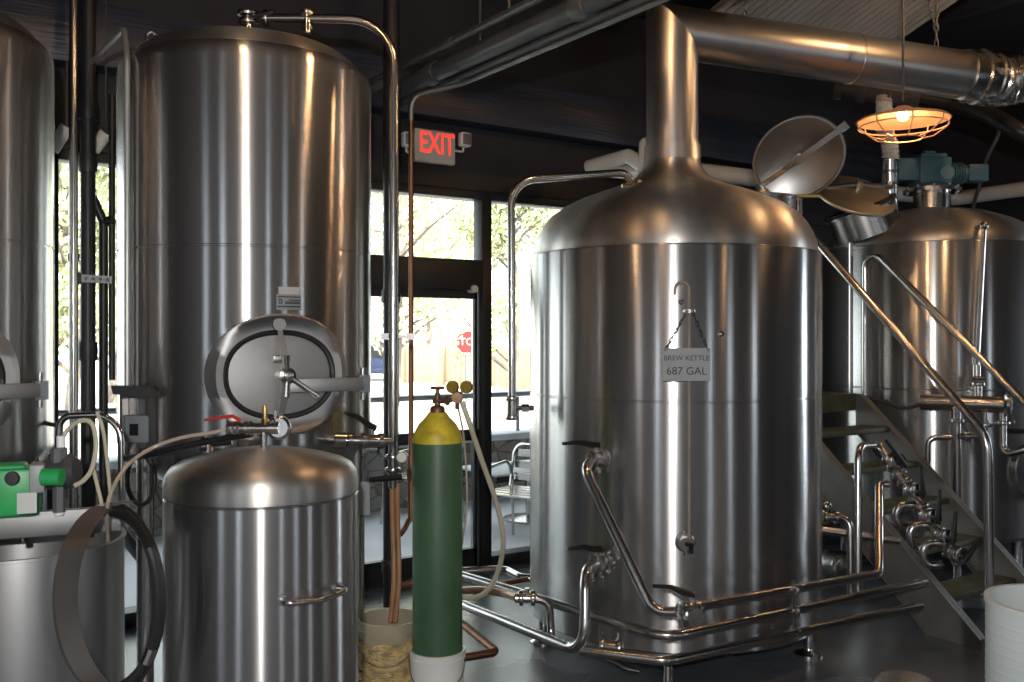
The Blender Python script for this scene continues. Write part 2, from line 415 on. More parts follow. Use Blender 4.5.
LEAFMAT = [paint('pale sunlit leaves', (.56, .56, .34), .7, 0, .3, 2.5), paint('olive leaves', (.44, .45, .26), .7, 0, .35, 2.5), paint('yellow green leaves', (.64, .61, .40), .7, 0, .3, 2.5)]
for m in LEAFMAT: m.node_tree.nodes['Principled BSDF'].inputs['Transmission Weight'].default_value = 0
BARK = paint('grey bark', (.16, .13, .11), .9, 0, .3, 6, .4)
def tree(px, d, h, w, zc, mat, label, nleaf=4200, clumps=30, size=.115, trunk=.14):
    g = at(px, 400, d); C = V((g.x, g.y, -.06))
    t = thing('tree', label, 'tree', C, 'trees beyond the patio')
    rnd = random.Random(int(px * 7 + d))
    br = MB().tube(smooth_path([C, C + V((.15, .1, h * .35)), C + V((-.1, 0, h * .7)), C + V((.1, .1, h * .95))], 5), [trunk * (1 - .8 * k / 15) for k in range(16)], seg=7)
    cl = []
    for k in range(clumps):
        a = rnd.uniform(0, 2 * PI); z = rnd.uniform(zc, h); rr = w * (1 - abs((z - zc) / (h - zc) - .35) * .9) * math.sqrt(rnd.random())
        c = C + V((math.cos(a) * rr, math.sin(a) * rr, z)); cl.append(c)
        st = C + V((0, 0, max(zc * .7, z - rr * .7)))
        br.tube([st, (st + c) / 2 + V((0, 0, .12)), c], [.05, .035, .015], seg=5)
    br.build('trunk', BARK, t)
    m = MB()
    for k in range(nleaf):
        c = cl[rnd.randrange(clumps)]; R_ = w * .32
        v = V((rnd.gauss(0, 1), rnd.gauss(0, 1), rnd.gauss(0, .8))).normalized() * R_ * rnd.random() ** .5
        u = V((rnd.gauss(0, 1), rnd.gauss(0, 1), rnd.gauss(0, 1))).normalized(); x = u.orthogonal().normalized(); s = size * rnd.uniform(.6, 1.3)
        y = u.cross(x); p_ = c + v
        m.add([p_ - x * s, p_ - y * s * .5, p_ + x * s, p_ + y * s * .5], [(0, 1, 2, 3)])
    m.build('foliage', mat, t, smooth=False)
tree(395, 24, 8.5, 2.6, 1.6, LEAFMAT[0], 'tall pale green tree behind the black drain pipe')
tree(428, 36, 10, 3.0, 2.6, LEAFMAT[2], 'yellow green tree above the glass door, behind the stop sign')
tree(474, 44, 9, 2.6, 3.0, LEAFMAT[0], 'feathery tree rising over the stop sign')
tree(514, 27.5, 7.4, 2.0, .9, LEAFMAT[1], 'olive tree between the door jamb and the brew kettle')
tree(552, 50, 7.6, 2.6, 2.4, LEAFMAT[0], 'pale tree low behind the kettle shoulder', 1800)
tree(70, 20, 6.2, 2.2, 1.3, LEAFMAT[1], 'olive tree seen beside the steel pipe between the tall tanks')
tree(112, 25, 6.0, 2.2, 1.2, LEAFMAT[2], 'yellow green tree seen past the black pipe cluster', 1800)
WOODF = paint('orange timber', (.60, .42, .28), .8, 0, .2, 2, stretch=(1, 1, .2))
g0, g1 = at(405, 400, 36), at(560, 400, 30)
fe = thing('timber_fence', 'orange brown timber fence across the street behind the stop sign', 'fence', (g0.x, g0.y, -.06))
ex = V((g1.x - g0.x, g1.y - g0.y, 0)); L = ex.length; ex.normalize(); ey = ex.cross(UP)
rot = Matrix((ex, -ey, UP)).transposed()
m = MB()
for k in range(int(L / .3)):
    m.box(V((g0.x, g0.y, 0)) + ex * (.3 * k + .15) + UP * (.62 + .04 * (k % 3)), (.27, .04, 1.36), rot)
m.build('boards', WOODF, fe)
for k in range(int(L / 2.4) + 1): MB().box(V((g0.x, g0.y, .85)) + ex * (2.4 * k) + ey * .08, (.14, .1, 1.85), rot).build('post', WOODF, fe)
def car(px, py, d, col, label):
    g = at(px, py, d); C = V((g.x, g.y, -.06)); t = thing('parked_car', label, 'car', C)
    ex = RT; ey = FW
    body = [(-2.1, .28), (2.1, .28), (2.15, .7), (1.4, .88), (.75, 1.38), (-.9, 1.40), (-1.5, .95), (-2.15, .85)]
    MB().prism(body, C - ey * .85, ex, UP, ey * 1.7).build('body', col, t, bevel=.06)
    MB().prism([(.62, 1.30), (1.2, .9), (-1.3, .93), (-.85, 1.31)], C - ey * .87, ex, UP, ey * 1.74).build('window_glass', BLACKP, t)
    for x in (-1.3, 1.3):
        for y in (-.75, .75): MB().cyl(C + ex * x + ey * (y - .1) + UP * .33, C + ex * x + ey * (y + .1) + UP * .33, .33).build('wheel', RUBBER, t)
car(362, 398, 38, paint('dark blue car paint', (.03, .04, .12), .25), 'dark car parked across the street beside the tall tank')
# ------------------------------------------------------------------ process pieces shared by the vessels
def flange(mb, p, ax, r):                 # a clamp ferrule pair
    ax = V(ax).normalized()
    mb.lathe([(0, -.014), (r * 1.0, -.014), (r * 1.45, -.010), (r * 1.55, 0), (r * 1.45, .010), (r, .014), (0, .014)], p, ax, 18)
def bfly(parent, p, ax, r, hdir, hlen=.15, htilt=None, name='valve'):
    """butterfly valve: body between two clamps, stem and a black lever"""
    p = V(p); ax = V(ax).normalized(); hd = V(hdir).normalized()
    m = MB(); m.cyl(p - ax * .035, p + ax * .035, r * 1.25, seg=18)
    flange(m, p - ax * .04, ax, r); flange(m, p + ax * .04, ax, r)
    v = m.build(name, PIPE, parent)
    for s in (-1, 1):
        cl = MB().box(p + ax * (.04 * s) - hd * (r * 1.75), (.022, .022, .022)).cyl(p + ax * (.04 * s) - hd * (r * 1.5), p + ax * (.04 * s) - hd * (r * 2.6), .005, seg=8)
        cl.ball(p + ax * (.04 * s) - hd * (r * 2.7), .009, 8)
        cl.build('clamp_nut', PIPE, v)
    st = MB().cyl(p + hd * r * 1.1, p + hd * (r * 1.25 + .035), .011, seg=12); st.build('stem', PIPE, v)
    ld = V(htilt).normalized() if htilt is not None else ax
    q = p + hd * (r * 1.25 + .035)
    side = ld.cross(hd)
    if side.length < .1: side = ld.orthogonal()
    MB().tube([q - ld * .02, q + ld * .03, q + ld * hlen * .5 + hd * .012, q + ld * hlen], [.017, .018, .013, .009], seg=10, flat=.65).build('lever', BLACKP, v)
    return v

def superell(a, b, t, e=2.22):
    c, s = math.cos(t), math.sin(t)
    return a * math.copysign(abs(c) ** (2 / e), c), b * math.copysign(abs(s) ** (2 / e), s)

def manway(root, C, R, n, z, ao=.305, bo=.26, ai=.242, bi=.192):
    n = V(n).normalized(); tx = UP.cross(n).normalized(); C0 = V((C.x, C.y, z))
    def onshell(x, y, off): ph = math.asin(max(-1, min(1, x / R))); return C0 + (n * math.cos(ph) + tx * math.sin(ph)) * (R + off) + UP * y
    def flat(x, y, off): return C0 + n * (R - .052 + off) + tx * x + UP * y
    N = 56; vs = []
    loops = [('s', 1.0, -.01), ('s', 1.0, .008), ('s', .97, .011), ('f', None, .022), ('f', 'in', .020), ('f', 'in', -.02)]
    for kind, k, off in loops:
        for i in range(N):
            t = 2 * PI * i / N
            if kind == 's': x, y = superell(ao * k, bo * k, t, 2.1); vs.append(onshell(x, y, off))
            elif k is None: x, y = superell((ai + .03), (bi + .03), t, 2.25); vs.append(flat(x, y, off))
            else: x, y = superell(ai, bi, t); vs.append(flat(x, y, off))
    fs = [(a * N + i, a * N + (i + 1) % N, (a + 1) * N + (i + 1) % N, (a + 1) * N + i) for a in range(len(loops) - 1) for i in range(N)]
    fl = MB().add(vs, fs).build('manway_flange', MANWAY, root, sharp=50)
    ring = [flat(*superell(ai - .010, bi - .010, 2 * PI * i / N), .012) for i in range(N + 1)]
    MB().tube(ring, .013, seg=8, caps=False).build('manway_gasket', RUBBER, root)
    vs = []; rr = (1.0, .9, .6, .3)
    for k in rr:
        for i in range(N): x, y = superell((ai - .02) * k, (bi - .02) * k, 2 * PI * i / N); vs.append(flat(x, y, .008 + .012 * (1 - k * k)))
    vs.append(flat(0, 0, .02)); fs = [(a * N + i, a * N + (i + 1) % N, (a + 1) * N + (i + 1) % N, (a + 1) * N + i) for a in range(3) for i in range(N)]
    fs += [(3 * N + i, 3 * N + (i + 1) % N, 4 * N) for i in range(N)]
    MB().add(vs, fs).build('manway_door', MANWAY, root)
    yk = MB().strip([flat(-.012, bi * 1.1, .03), flat(-.008, bi * .95, .035), flat(0, .03, .10), flat(0, -.03, .10), flat(-.008, -bi * .95, .035), flat(-.012, -bi * 1.1, .03)], [.024, .020, .034, .034, .020, .024], .016, n)
    yk.cyl(flat(-.012, -bi * 1.12, .02), flat(-.012, -bi * 1.12, .05), .045, seg=20).cyl(flat(-.012, bi * 1.12, .015), flat(-.012, bi * 1.12, .045), .028)
    yk.build('yoke', MANWAY, root)
    hb = MB().lathe([(0, .02), (.022, .02), (.022, .10), (.034, .10), (.034, .125), (.02, .13), (.02, .15), (0, .155)], flat(.0, .0, 0), n, 16)
    hw = hb.build('clamp_screw', PIPE, root)
    for ang, l in ((95, .085), (-35, .16), (-95, .09)):
        d = tx * math.cos(math.radians(ang)) + UP * math.sin(math.radians(ang))
        MB().tube([flat(0, 0, .115), flat(0, 0, .125) + d * l], .011, seg=10).build('handle_spoke', PIPE, hw)
    MB().box(flat(-.01, .07, .06), (.07, .02, .03), Matrix((tx, n, UP)).transposed()).build('stop_tab', SATIN, root, bevel=.003)
    R3 = Matrix((tx, n, UP)).transposed()
    arm = MB().box(flat(.185, -.045, .075), (.33, .018, .058), R3); arm.build('hinge_arm', MANWAY, root, bevel=.003)
    hg = MB()
    e = flat(.355, -.045, .06)
    hg.box(e, (.05, .045, .075), R3).cyl(e - UP * .07, e + UP * .07, .012)
    ph = math.asin(min(.93, .36 / R)); back = C0 + (n * math.cos(ph) + tx * math.sin(ph)) * (R - .01) - UP * .045
    hg.tube([e, back], .02, seg=8)
    hg.build('hinge', PIPE, root)
    return flat

def tall_tank(name, label, C, R, mdir, legs, weld=2.08):
    root = thing(name, label, 'tank', (C.x, C.y, 0), 'tall fermentation tanks')
    zb, zt = 1.20, 2.93
    prof = [(0, zb - .22), (R * .35, zb - .21), (R * .7, zb - .15), (R * .92, zb - .06), (R, zb + .02), (R, weld - .006), (R - .005, weld - .003), (R - .005, weld + .003), (R, weld + .006), (R, zt - .05), (R - .004, zt - .024), (R - .014, zt), (R - .030, zt + .016), (R - .044, zt + .022)]
    i = next(k for k, q in enumerate(prof) if q[1] > weld - .1); lo = zb + .04
    rows = [(R, lo + k * (weld - .03 - lo) / 40) for k in range(41)]
    sh = MB().lathe(prof[:i] + rows + prof[i:], (C.x, C.y, 0), seg=144)
    if mdir is not None:                  # the manway mouth is let into the shell
        n, z = mdir; tx = UP.cross(n)
        for v in sh.v:
            d = V((v.x - C.x, v.y - C.y, 0))
            if d.dot(n) > 0 and (d.dot(tx) / .284) ** 2 + ((v.z - z) / .248) ** 2 < 1: v.x -= d.x * .16; v.y -= d.y * .16
    sh.build('shell', STEEL, root)
    dome = [(R - .044, zt + .020), (R - .046, zt + .026), (R - .050, zt + .030), (R - .075, zt + .060), (R - .11, zt + .088), (R - .15, zt + .108), (R * .62, zt + .130), (R * .45, zt + .158), (R * .2, zt + .174), (0, zt + .178)]
    MB().lathe(dome, (C.x, C.y, 0), seg=112).build('domed_head', DOMEST, root)
    tw = V((-C.x, -C.y, 0)).normalized()
    for a in legs:
        d = Matrix.Rotation(math.radians(a), 3, 'Z') @ tw
        p = V((C.x, C.y, 0)) + d * (R - .05)
        lg = MB().cyl((p.x, p.y, .02), (p.x, p.y, zb + .02), .036, seg=20); l = lg.build('leg', PIPE, root)
        MB().lathe([(0, 0), (.06, 0), (.06, .01), (.02, .03), (.02, .06), (0, .06)], (p.x, p.y, 0), seg=18).build('foot', PIPE, l)
    return root, tw

# ------------------------------------------------------------------ the tall fermentation tank
TC = polar(-15.53, 4.70); TR = .58
pm, nm = on_cyl(283, 375, TC, TR)
tank, tw = tall_tank('fermentation_tank', 'tall stainless tank with an oval manway, behind the small domed tank', TC, TR, (nm, pm.z), (-54, 68, 186))
flat = manway(tank, TC, TR, nm, pm.z)
# stickers above the manway
ps, ns = on_cyl(289, 302, TC, TR); tx = UP.cross(ns)
def curved_plate(w, h, c, n, R, C, off, t=.0015):
    n = V(n); tx = UP.cross(n); vs = []; N = 8
    for o in (off, off + t):
        for z in (-h / 2, h / 2):
            for k in range(N + 1):
                a = (k / N - .5) * w / R; d = n * math.cos(a) + tx * math.sin(a)
                vs.append(V((C.x, C.y, c.z + z)) + d * (R + o))
    M = N + 1; fs = []
    for k in range(N):
        fs += [(2 * M + k, 2 * M + k + 1, 3 * M + k + 1, 3 * M + k), (k, M + k, M + k + 1, k + 1), (k, k + 1, 2 * M + k + 1, 2 * M + k), (M + k, 3 * M + k, 3 * M + k + 1, M + k + 1)]
    fs += [(0, 2 * M, 3 * M, M), (N, M + N, 3 * M + N, 2 * M + N)]
    return MB().add(vs, fs)
pl = curved_plate(.108, .066, ps, ns, TR, TC, .001).build('data_plate', PLATE, tank)
curved_plate(.090, .031, V((0, 0, ps.z + .048)), ns, TR, TC, .001).build('notice_sticker', STICK, tank)
for dz, hh in ((.0215, .0045), (-.0195, .006)): curved_plate(.100, hh, V((0, 0, ps.z + dz)), ns, TR, TC, .0028, .0006).build('printed_rule', INK, pl)
def shifted(n, ang): return Matrix.Rotation(ang, 3, 'Z') @ V(n)
curved_plate(.014, .020, V((0, 0, ps.z + .002)), shifted(ns, -.064), TR, TC, .0028, .0006).build('emblem', INK, pl)
curved_plate(.006, .012, V((0, 0, ps.z + .002)), shifted(ns, -.066), TR, TC, .0036, .0006).build('emblem_cutout', PLATE, pl)
for dz in (.008, .000, -.006): curved_plate(.066 if dz < .008 else .05, .0045, V((0, 0, ps.z + dz)), shifted(ns, .026 if dz < .008 else .04), TR, TC, .0028, .0006).build('printed_line', INK, pl)
# top fitting and lifting eye
top = V((TC.x, TC.y, 2.93 + .17))
cf = at(250, 20, 4.53)
ft = MB().cyl(top, (TC.x, TC.y, 3.24), .022, seg=16); flange(ft, (TC.x, TC.y, 3.20), UP, .03); flange(ft, (TC.x, TC.y, 3.235), UP, .035); ft.build('top_fitting', PIPE, tank)
ey = at(152, 38, 4.45); ey = V((ey.x, ey.y, 3.03))
MB().strip([ey, ey + UP * .06], .05, .012, -tw).torus(ey + UP * .07, tw, .024, .009, 20, 8).build('lifting_eye', PIPE, tank)
# outlet low on the side with a butterfly valve
d1 = at(338, 440, 4.12); d2 = at(392, 441, 4.22); ax = (d2 - d1).normalized()
m = MB().tube([d1 - ax * .1 + FW * .06, d1, d2], .019, seg=14); flange(m, d1 + ax * .05, ax, .022); m.cyl(d1 - ax * .02, d1 + ax * .03, .034)
m.build('outlet_pipe', PIPE, tank)
bfly(tank, at(372, 441, 4.20), ax, .024, UP, .14, -ax * 1 + UP * .45, 'outlet_valve')
# steel hood with a white temperature controller
h0 = at(121, 385, 4.02); h1 = at(174, 392, 3.98)
ex = V((h1.x - h0.x, h1.y - h0.y, 0)); W_ = ex.length; ex.normalize(); en = ex.cross(UP); en = -en if en.dot(FW) > 0 else en
hood = MB(); zt = h0.z
bk = V((h0.x, h0.y, 0))
hood.prism([(-.01, zt), (W_ * .62, zt - .005), (W_ * .62 + .03, zt - .05), (0.0, zt - .035)], bk, ex, UP, en * .06)
hd = hood.build('hood', DARKSTEEL, tank)
m = MB()
for x in (0.0, W_ * .68, W_ * .98): m.prism([(x - .006, zt - .33), (x + .006, zt - .33), (x + .006, zt - .03), (x - .006, zt - .03)], bk, ex, UP, -en * .16)
m.prism([(0, zt - .055), (W_, zt - .055), (W_, zt - .04), (0, zt - .04)], bk, ex, UP, -en * .17)
m.prism([(0, zt - .30), (W_, zt - .30), (W_, zt - .05), (0, zt - .05)], bk - en * .05, ex, UP, -en * .008)
m.build('controller_bracket', SATIN, tank)
ct = MB().prism([(.005, zt - .245), (W_ * .5, zt - .245), (W_ * .5, zt - .13), (.005, zt - .13)], bk - en * .02, ex, UP, -en * .06).build('controller', PLATE, tank, bevel=.006)
MB().prism([(.03, zt - .215), (.068, zt - .215), (.068, zt - .165), (.03, zt - .165)], bk - en * .018, ex, UP, en * .004).build('display', BLACKP, ct)
MB().prism([(W_ * .75, zt - .28), (W_ * .92, zt - .28), (W_ * .92, zt - .09), (W_ * .75, zt - .09)], bk - en * .04, ex, UP, en * .004).build('slot', BLACKP, ct)

# ------------------------------------------------------------------ its twin at the edge of the picture
LC = polar(-32.8, 4.70)
n2 = Matrix.Rotation(math.radians(12), 3, 'Z') @ V((-LC.x, -LC.y, 0)).normalized()
tank2, tw2 = tall_tank('fermentation_tank', 'tall stainless tank cut off by the picture edge, standing behind the green pump motor', LC, TR, (n2, 1.53), (-54, 60, 180))
manway(tank2, LC, TR, n2, 1.53)
a = at(8, 392, 4.12); bdir = (RT - FW * .3).normalized()
m = MB().tube([a - bdir * .15 + FW * .1, a, a + bdir * .03], .02, seg=12); flange(m, a, bdir, .03); m.build('sample_port', PIPE, tank2)
d1 = at(-20, 437, 4.0); d2 = at(40, 441, 4.0); ax2 = (d2 - d1).normalized()
m = MB().tube([d1 + FW * .25 + UP * .05, d1, d2], .022, .06, seg=12); flange(m, d1 + ax2 * .1, ax2, .03); flange(m, d1 + ax2 * .2, ax2, .03); m.build('outlet_pipe', PIPE, tank2)
bfly(tank2, at(24, 440, 4.0), ax2, .026, UP, .15, ax2, 'outlet_valve')

# ------------------------------------------------------------------ brew kettle
KC = polar(9.58, 5.48); KR = .81
kt = thing('brew_kettle', 'large stainless brew kettle with a flue rising from its domed top', 'kettle', (KC.x, KC.y, 0))
kc = (KC.x, KC.y, 0)
w = 1.38
MB().lathe([(0, .13), (KR - .12, .13), (KR - .10, .15), (KR - .008, .154), (KR, .162), (KR, w - .006), (KR - .005, w - .003), (KR - .005, w + .003), (KR, w + .006), (KR, 2.14), (KR - .004, 2.15), (KR - .03, 2.152)], kc, seg=128).build('shell', STEEL, kt)
dome = [(KR - .03, 2.15), (.790, 2.154), (.792, 2.165), (.784, 2.21), (.766, 2.265), (.735, 2.32), (.690, 2.372), (.62, 2.422), (.53, 2.466), (.43, 2.503), (.33, 2.537), (.26, 2.567), (.21, 2.600), (.175, 2.640), (.160, 2.675), (.157, 2.70)]
MB().lathe(dome, kc, seg=128).build('domed_top', DOMEST, kt)
zs = 3.43; fr = .146
stk = MB().lathe([(.160, 2.69), (.160, 2.775), (.152, 2.778), (.152, 2.79), (fr, 2.793), (fr, 3.2)], kc, seg=48)
# mitred elbow into the rising duct
dq = at(986, 79, 5.9); p0 = V((KC.x, KC.y, zs)); dh = (dq - p0).normalized()
def ringpts(c, axis, r, N=48, cutn=None, cutp=None, ref=None):
    axis = V(axis).normalized(); x = ref - axis * ref.dot(axis); x.normalize(); y = axis.cross(x); out = []
    for k in range(N):
        a = 2 * PI * k / N; p = c + (x * math.cos(a) + y * math.sin(a)) * r
        if cutn is not None: p = p + axis * ((cutp - p).dot(cutn) / axis.dot(cutn))
        out.append(p)
    return out
mit = (UP + dh).normalized(); side = UP.cross(dh).normalized()
# one duct: upright, mitre, sloping run, sharing rings
A = ringpts(V((KC.x, KC.y, 3.2)), UP, fr, ref=side); B = ringpts(V((KC.x, KC.y, 3.2)), UP, fr, cutn=mit, cutp=p0, ref=side)
J = p0 + dh * 1.16
Cc = ringpts(J, dh, fr, ref=side); D = ringpts(p0 + dh * 2.02, dh, fr, ref=side)
N = 48
def loft(rings): 
    vs = [p for r in rings for p in r]; return vs, [(a * N + i, a * N + (i + 1) % N, (a + 1) * N + (i + 1) % N, (a + 1) * N + i) for a in range(len(rings) - 1) for i in range(N)]
stk.add(*loft([A, B]))
DUCTM = paint('rolled stainless duct', (.52, .50, .48), .34, 1, .08, 4)
stk.build('flue', DUCTM, kt)
MB().add(*loft([ringpts(V((KC.x, KC.y, 3.2)), UP, fr, cutn=mit, cutp=p0, ref=side), Cc])).build('flue_run', DUCTM, kt)
ds = MB().add(*loft([Cc, D])); ds.lathe([(fr, -.004), (fr + .004, -.004), (fr + .004, .004), (fr, .004)], J, dh, 48).build('flue_section', DUCTM, kt)
cb = MB(); e0 = p0 + dh * 2.02
cb.lathe([(fr, -.10), (fr + .012, -.10), (fr + .014, -.05), (fr + .014, -.02), (fr + .028, -.01), (fr + .028, .02), (fr + .012, .03), (fr + .010, .08), (fr + .02, .09), (fr + .02, .11), (fr, .12)], e0, dh, 40).build('flue_clamp', PIPE, kt)
fx = MB(); P = smooth_path([e0 + dh * .10, e0 + dh * .2, e0 + dh * .32 + UP * .03 - FW * .05, e0 + dh * .46 + UP * .12 - FW * .22, e0 + dh * .60 + UP * .22 - FW * .50, e0 + dh * .72 + UP * .52 - FW * .72, e0 + dh * .76 + UP * 1.02 - FW * .80], 14)
fx.tube(P, [fr * (1.03 + .035 * math.sin(k * 1.9)) for k in range(len(P))], seg=28)
fx.build('foil_duct', paint('crinkled foil', (.55, .55, .54), .22, 1, .05, 5, .6, bscale=14), kt)
# feet
for a in (-70, 73, 150, 215):
    twk = V((-KC.x, -KC.y, 0)).normalized(); d = Matrix.Rotation(math.radians(a), 3, 'Z') @ twk; p = V(kc) + d * (KR - .06)
    l = MB().cyl((p.x, p.y, .03), (p.x, p.y, .16), .028, seg=18).build('leg', PIPE, kt)
    MB().lathe([(0, 0), (.075, 0), (.075, .012), (.03, .03), (.02, .06), (0, .06)], (p.x, p.y, 0), seg=24).build('foot', PIPE, l)
# sight tube, its hook and cock
pg, ng = on_cyl(688, 300, KC, KR); pc, nc = on_cyl(685, 541, KC, KR)
tg = UP.cross(ng)
b0 = V((pg.x, pg.y, 0)) + ng * .045
hk = [b0 + UP * pc.z, b0 + UP * (pg.z - .02), b0 + UP * (pg.z + .05), b0 + UP * (pg.z + .085) - tg * .03, b0 + UP * (pg.z + .05) - tg * .07, b0 + UP * (pg.z + .03) - tg * .07]
hk = [b0 + UP * pc.z, b0 + UP * (pg.z + .05)] + [b0 + UP * (pg.z + .05) - tg * .034 + (tg * math.cos(t) + UP * math.sin(t)) * .034 for t in [PI * k / 8 for k in range(1, 9)]] + [b0 + UP * (pg.z + .025) - tg * .068]
MB().tube(hk, .0075, seg=10).build('sight_tube', clear_hose('sight glass tube', (.45, .38, .30), .65), kt)
m = MB()
br = b0 + UP * (pg.z - .055)
m.cyl(br - ng * .06, br + ng * .012, .010).strip([br - tg * .03, br + tg * .03], .012, .006, ng)
m.build('tube_bracket', PIPE, kt)
m = MB().cyl(pc - nc * .02, pc + nc * .035, .04).cyl(pc + nc * .03, pc + nc * .07, .03); m.torus(pc + nc * .02, nc, .04, .010)
m.cyl(pc + nc * .055 + UP * .02, pc + nc * .055 - UP * .055, .013)
ck = m.build('gauge_cock', PIPE, kt)
MB().tube([pc + nc * .07, pc + nc * .085 + tg * .02, pc + nc * .085 + tg * .022 - UP * .04], [.012, .014, .009], seg=8).build('cock_lever', BLACKP, ck)
for px, py in ((681, 302), (721, 334)):
    q, nq = on_cyl(px, py, KC, KR); MB().lathe([(0, 0), (.014, 0), (.014, .006), (.006, .012), (0, .013)], q - nq * .002, nq, 12).build('stud', PIPE, kt)
# kettle top valve pipe to the left of the dome
kp = [at(634, 190, 5.15), at(632, 178, 5.12), at(606, 174, 5.1), at(540, 179, 5.05), at(512, 186, 5.0), at(512, 420, 5.0)]
v0 = at(632, 188, 5.15)
tp = thing('spray_pipe', 'thin steel pipe arching from the kettle dome down past the window', 'pipe', (kp[-1].x, kp[-1].y, kp[-1].z))
MB().tube([at(634, 193, 5.17), at(629, 172, 5.12), at(560, 177, 5.06), at(511, 181, 5.0), at(512, 420, 5.0)], .021, .14, 14).build('bent_pipe', PIPE, tp)
u = at(512, 408, 5.0); m = MB()
q, nq = on_cyl(535, 408, KC, KR)
m.cyl(u - UP * .045, u + UP * .045, .03).tube([u, at(533, 408, 5.05)], .014, seg=10); flange(m, u + UP * .05, UP, .024); flange(m, u - UP * .05, UP, .024); m.cyl(u + RT * .05, u + RT * .09, .022, seg=6)
m.build('union', PIPE, tp)
m = MB().cyl(at(622, 186, 5.1), at(634, 186, 5.12), .012).cyl(at(636, 190, 5.14), at(640, 180, 5.14), .014)
m.build('brass_nut', BRASS, tp)
# hatch at the rear right of the dome, lid thrown open
hp = at(765, 196, 5.72); lc = at(798.5, 158, 5.72)
hn = (RT * -.34 - FW * .84 - UP * .42).normalized()
lx = (RT * .76 + UP * .65); lx = (lx - hn * lx.dot(hn)).normalized(); ly = hn.cross(lx)
def lidpt(x, y, o): return lc + lx * x + ly * y + hn * o
N2 = 56; vs = []
prof = [(1.0, -.02), (1.015, 0), (1.0, .014), (.955, .014), (.94, .002), (.7, -.022), (.35, -.04), (.05, -.045)]
for k, o in prof:
    for i in range(N2): t = 2 * PI * i / N2; vs.append(lidpt(.280 * k * math.cos(t), .238 * k * math.sin(t) * 1.02, o))
prof2 = [(.05, -.055), (.5, -.045), (.9, -.022), (1.0, -.02)]
for k, o in prof2:
    for i in range(N2): t = 2 * PI * i / N2; vs.append(lidpt(.280 * k * math.cos(t), .238 * k * math.sin(t) * 1.02, o))
LN = len(prof) + len(prof2)
fs = [(a * N2 + i, a * N2 + (i + 1) % N2, (a + 1) * N2 + (i + 1) % N2, (a + 1) * N2 + i) for a in range(LN - 1) for i in range(N2)]
MB().add(vs, fs).build('hatch_lid', paint('dim stainless lid', (.36, .35, .34), .34, 1, .1, 5), kt)
m = MB().strip([lidpt(-.30, 0, .02), lidpt(-.02, 0, .03), lidpt(.30, 0, .025)], .034, .02, hn)
m.cyl(lidpt(.0, 0, .0), lidpt(0, 0, .05), .03, seg=14); m.box(lidpt(.315, 0, .02), (.05, .05, .03), Matrix((lx, ly, hn)).transposed())
m.build('lid_bar', SATIN, kt)
m = MB().tube([lidpt(-.29, 0, .0), hp, V((hp.x, hp.y, 2.36)) - RT * .02], .02, seg=10).tube([lidpt(-.26, -.06, -.02), V((hp.x, hp.y, 2.36)) + RT * .06], .014, seg=8)
m.tube([at(800, 198, 5.74), at(800, 222, 5.74)], .014, seg=8)
m.build('lid_hinge', PIPE, kt)
MB().tube([at(760, 190, 5.70), at(768, 196, 5.68), at(820, 196, 5.74)], .012, .03, 8).build('hinge_rod', BRASS, kt)
hq = V((KC.x, KC.y, 0)) + (at(790, 205, 5.75) - V((KC.x, KC.y, at(790, 205, 5.75).z))).normalized() * .56
MB().lathe([(.25, 2.38), (.25, 2.50), (.262, 2.50), (.262, 2.515), (.235, 2.515), (.235, 2.40)], (hq.x, hq.y, 0), seg=40, close=True).build('hatch_collar', SATIN, kt)

# hanging capacity sign
sg = V((b0.x, b0.y, 0)) + ng * .035; sc = at(685, 365, 4.6)
scp = sg + UP * (pg.z - .055 - .255) - tg * .016
sn = thing('hanging_sign', 'grey plate lettered with the kettle capacity, hung by a chain on the brew kettle', 'sign', (scp.x, scp.y, scp.z - .075))
MB().prism([(-.112, -.078), (.112, -.078), (.112, .078), (-.112, .078)], scp, tg, UP, ng * .003).build('plate', PLATE, sn, smooth=False)
text('lettering', 'BREW KETTLE', .034, INK, sn, scp + ng * .005 + UP * .030, tg, UP, .0008)
text('lettering', '687 GAL', .052, INK, sn, scp + ng * .005 - UP * .032, tg, UP, .0008)
def chain(mb, a, b, link=.016, r=.0025):
    a, b = V(a), V(b); d = b - a; L = d.length; d.normalize(); x = d.orthogonal().normalized(); y = d.cross(x)
    n = max(2, int(L / (link * 1.45)))
    for k in range(n):
        c = a + d * (L * (k + .5) / n); s = x if k % 2 else y; h = L / n * .68
        pts = [c + d * (h * math.cos(t)) + s * (link * .36 * math.sin(t)) for t in [2 * PI * j / 8 for j in range(9)]]
        mb.tube(pts, r, seg=5, caps=False)
    return mb
m = MB(); chain(m, br + ng * .035 - tg * .012, scp - tg * .10 + UP * .07 + ng * .004); chain(m, br + ng * .035 + tg * .012, scp + tg * .10 + UP * .07 + ng * .004)
m.build('chain', DARKSTEEL, sn)

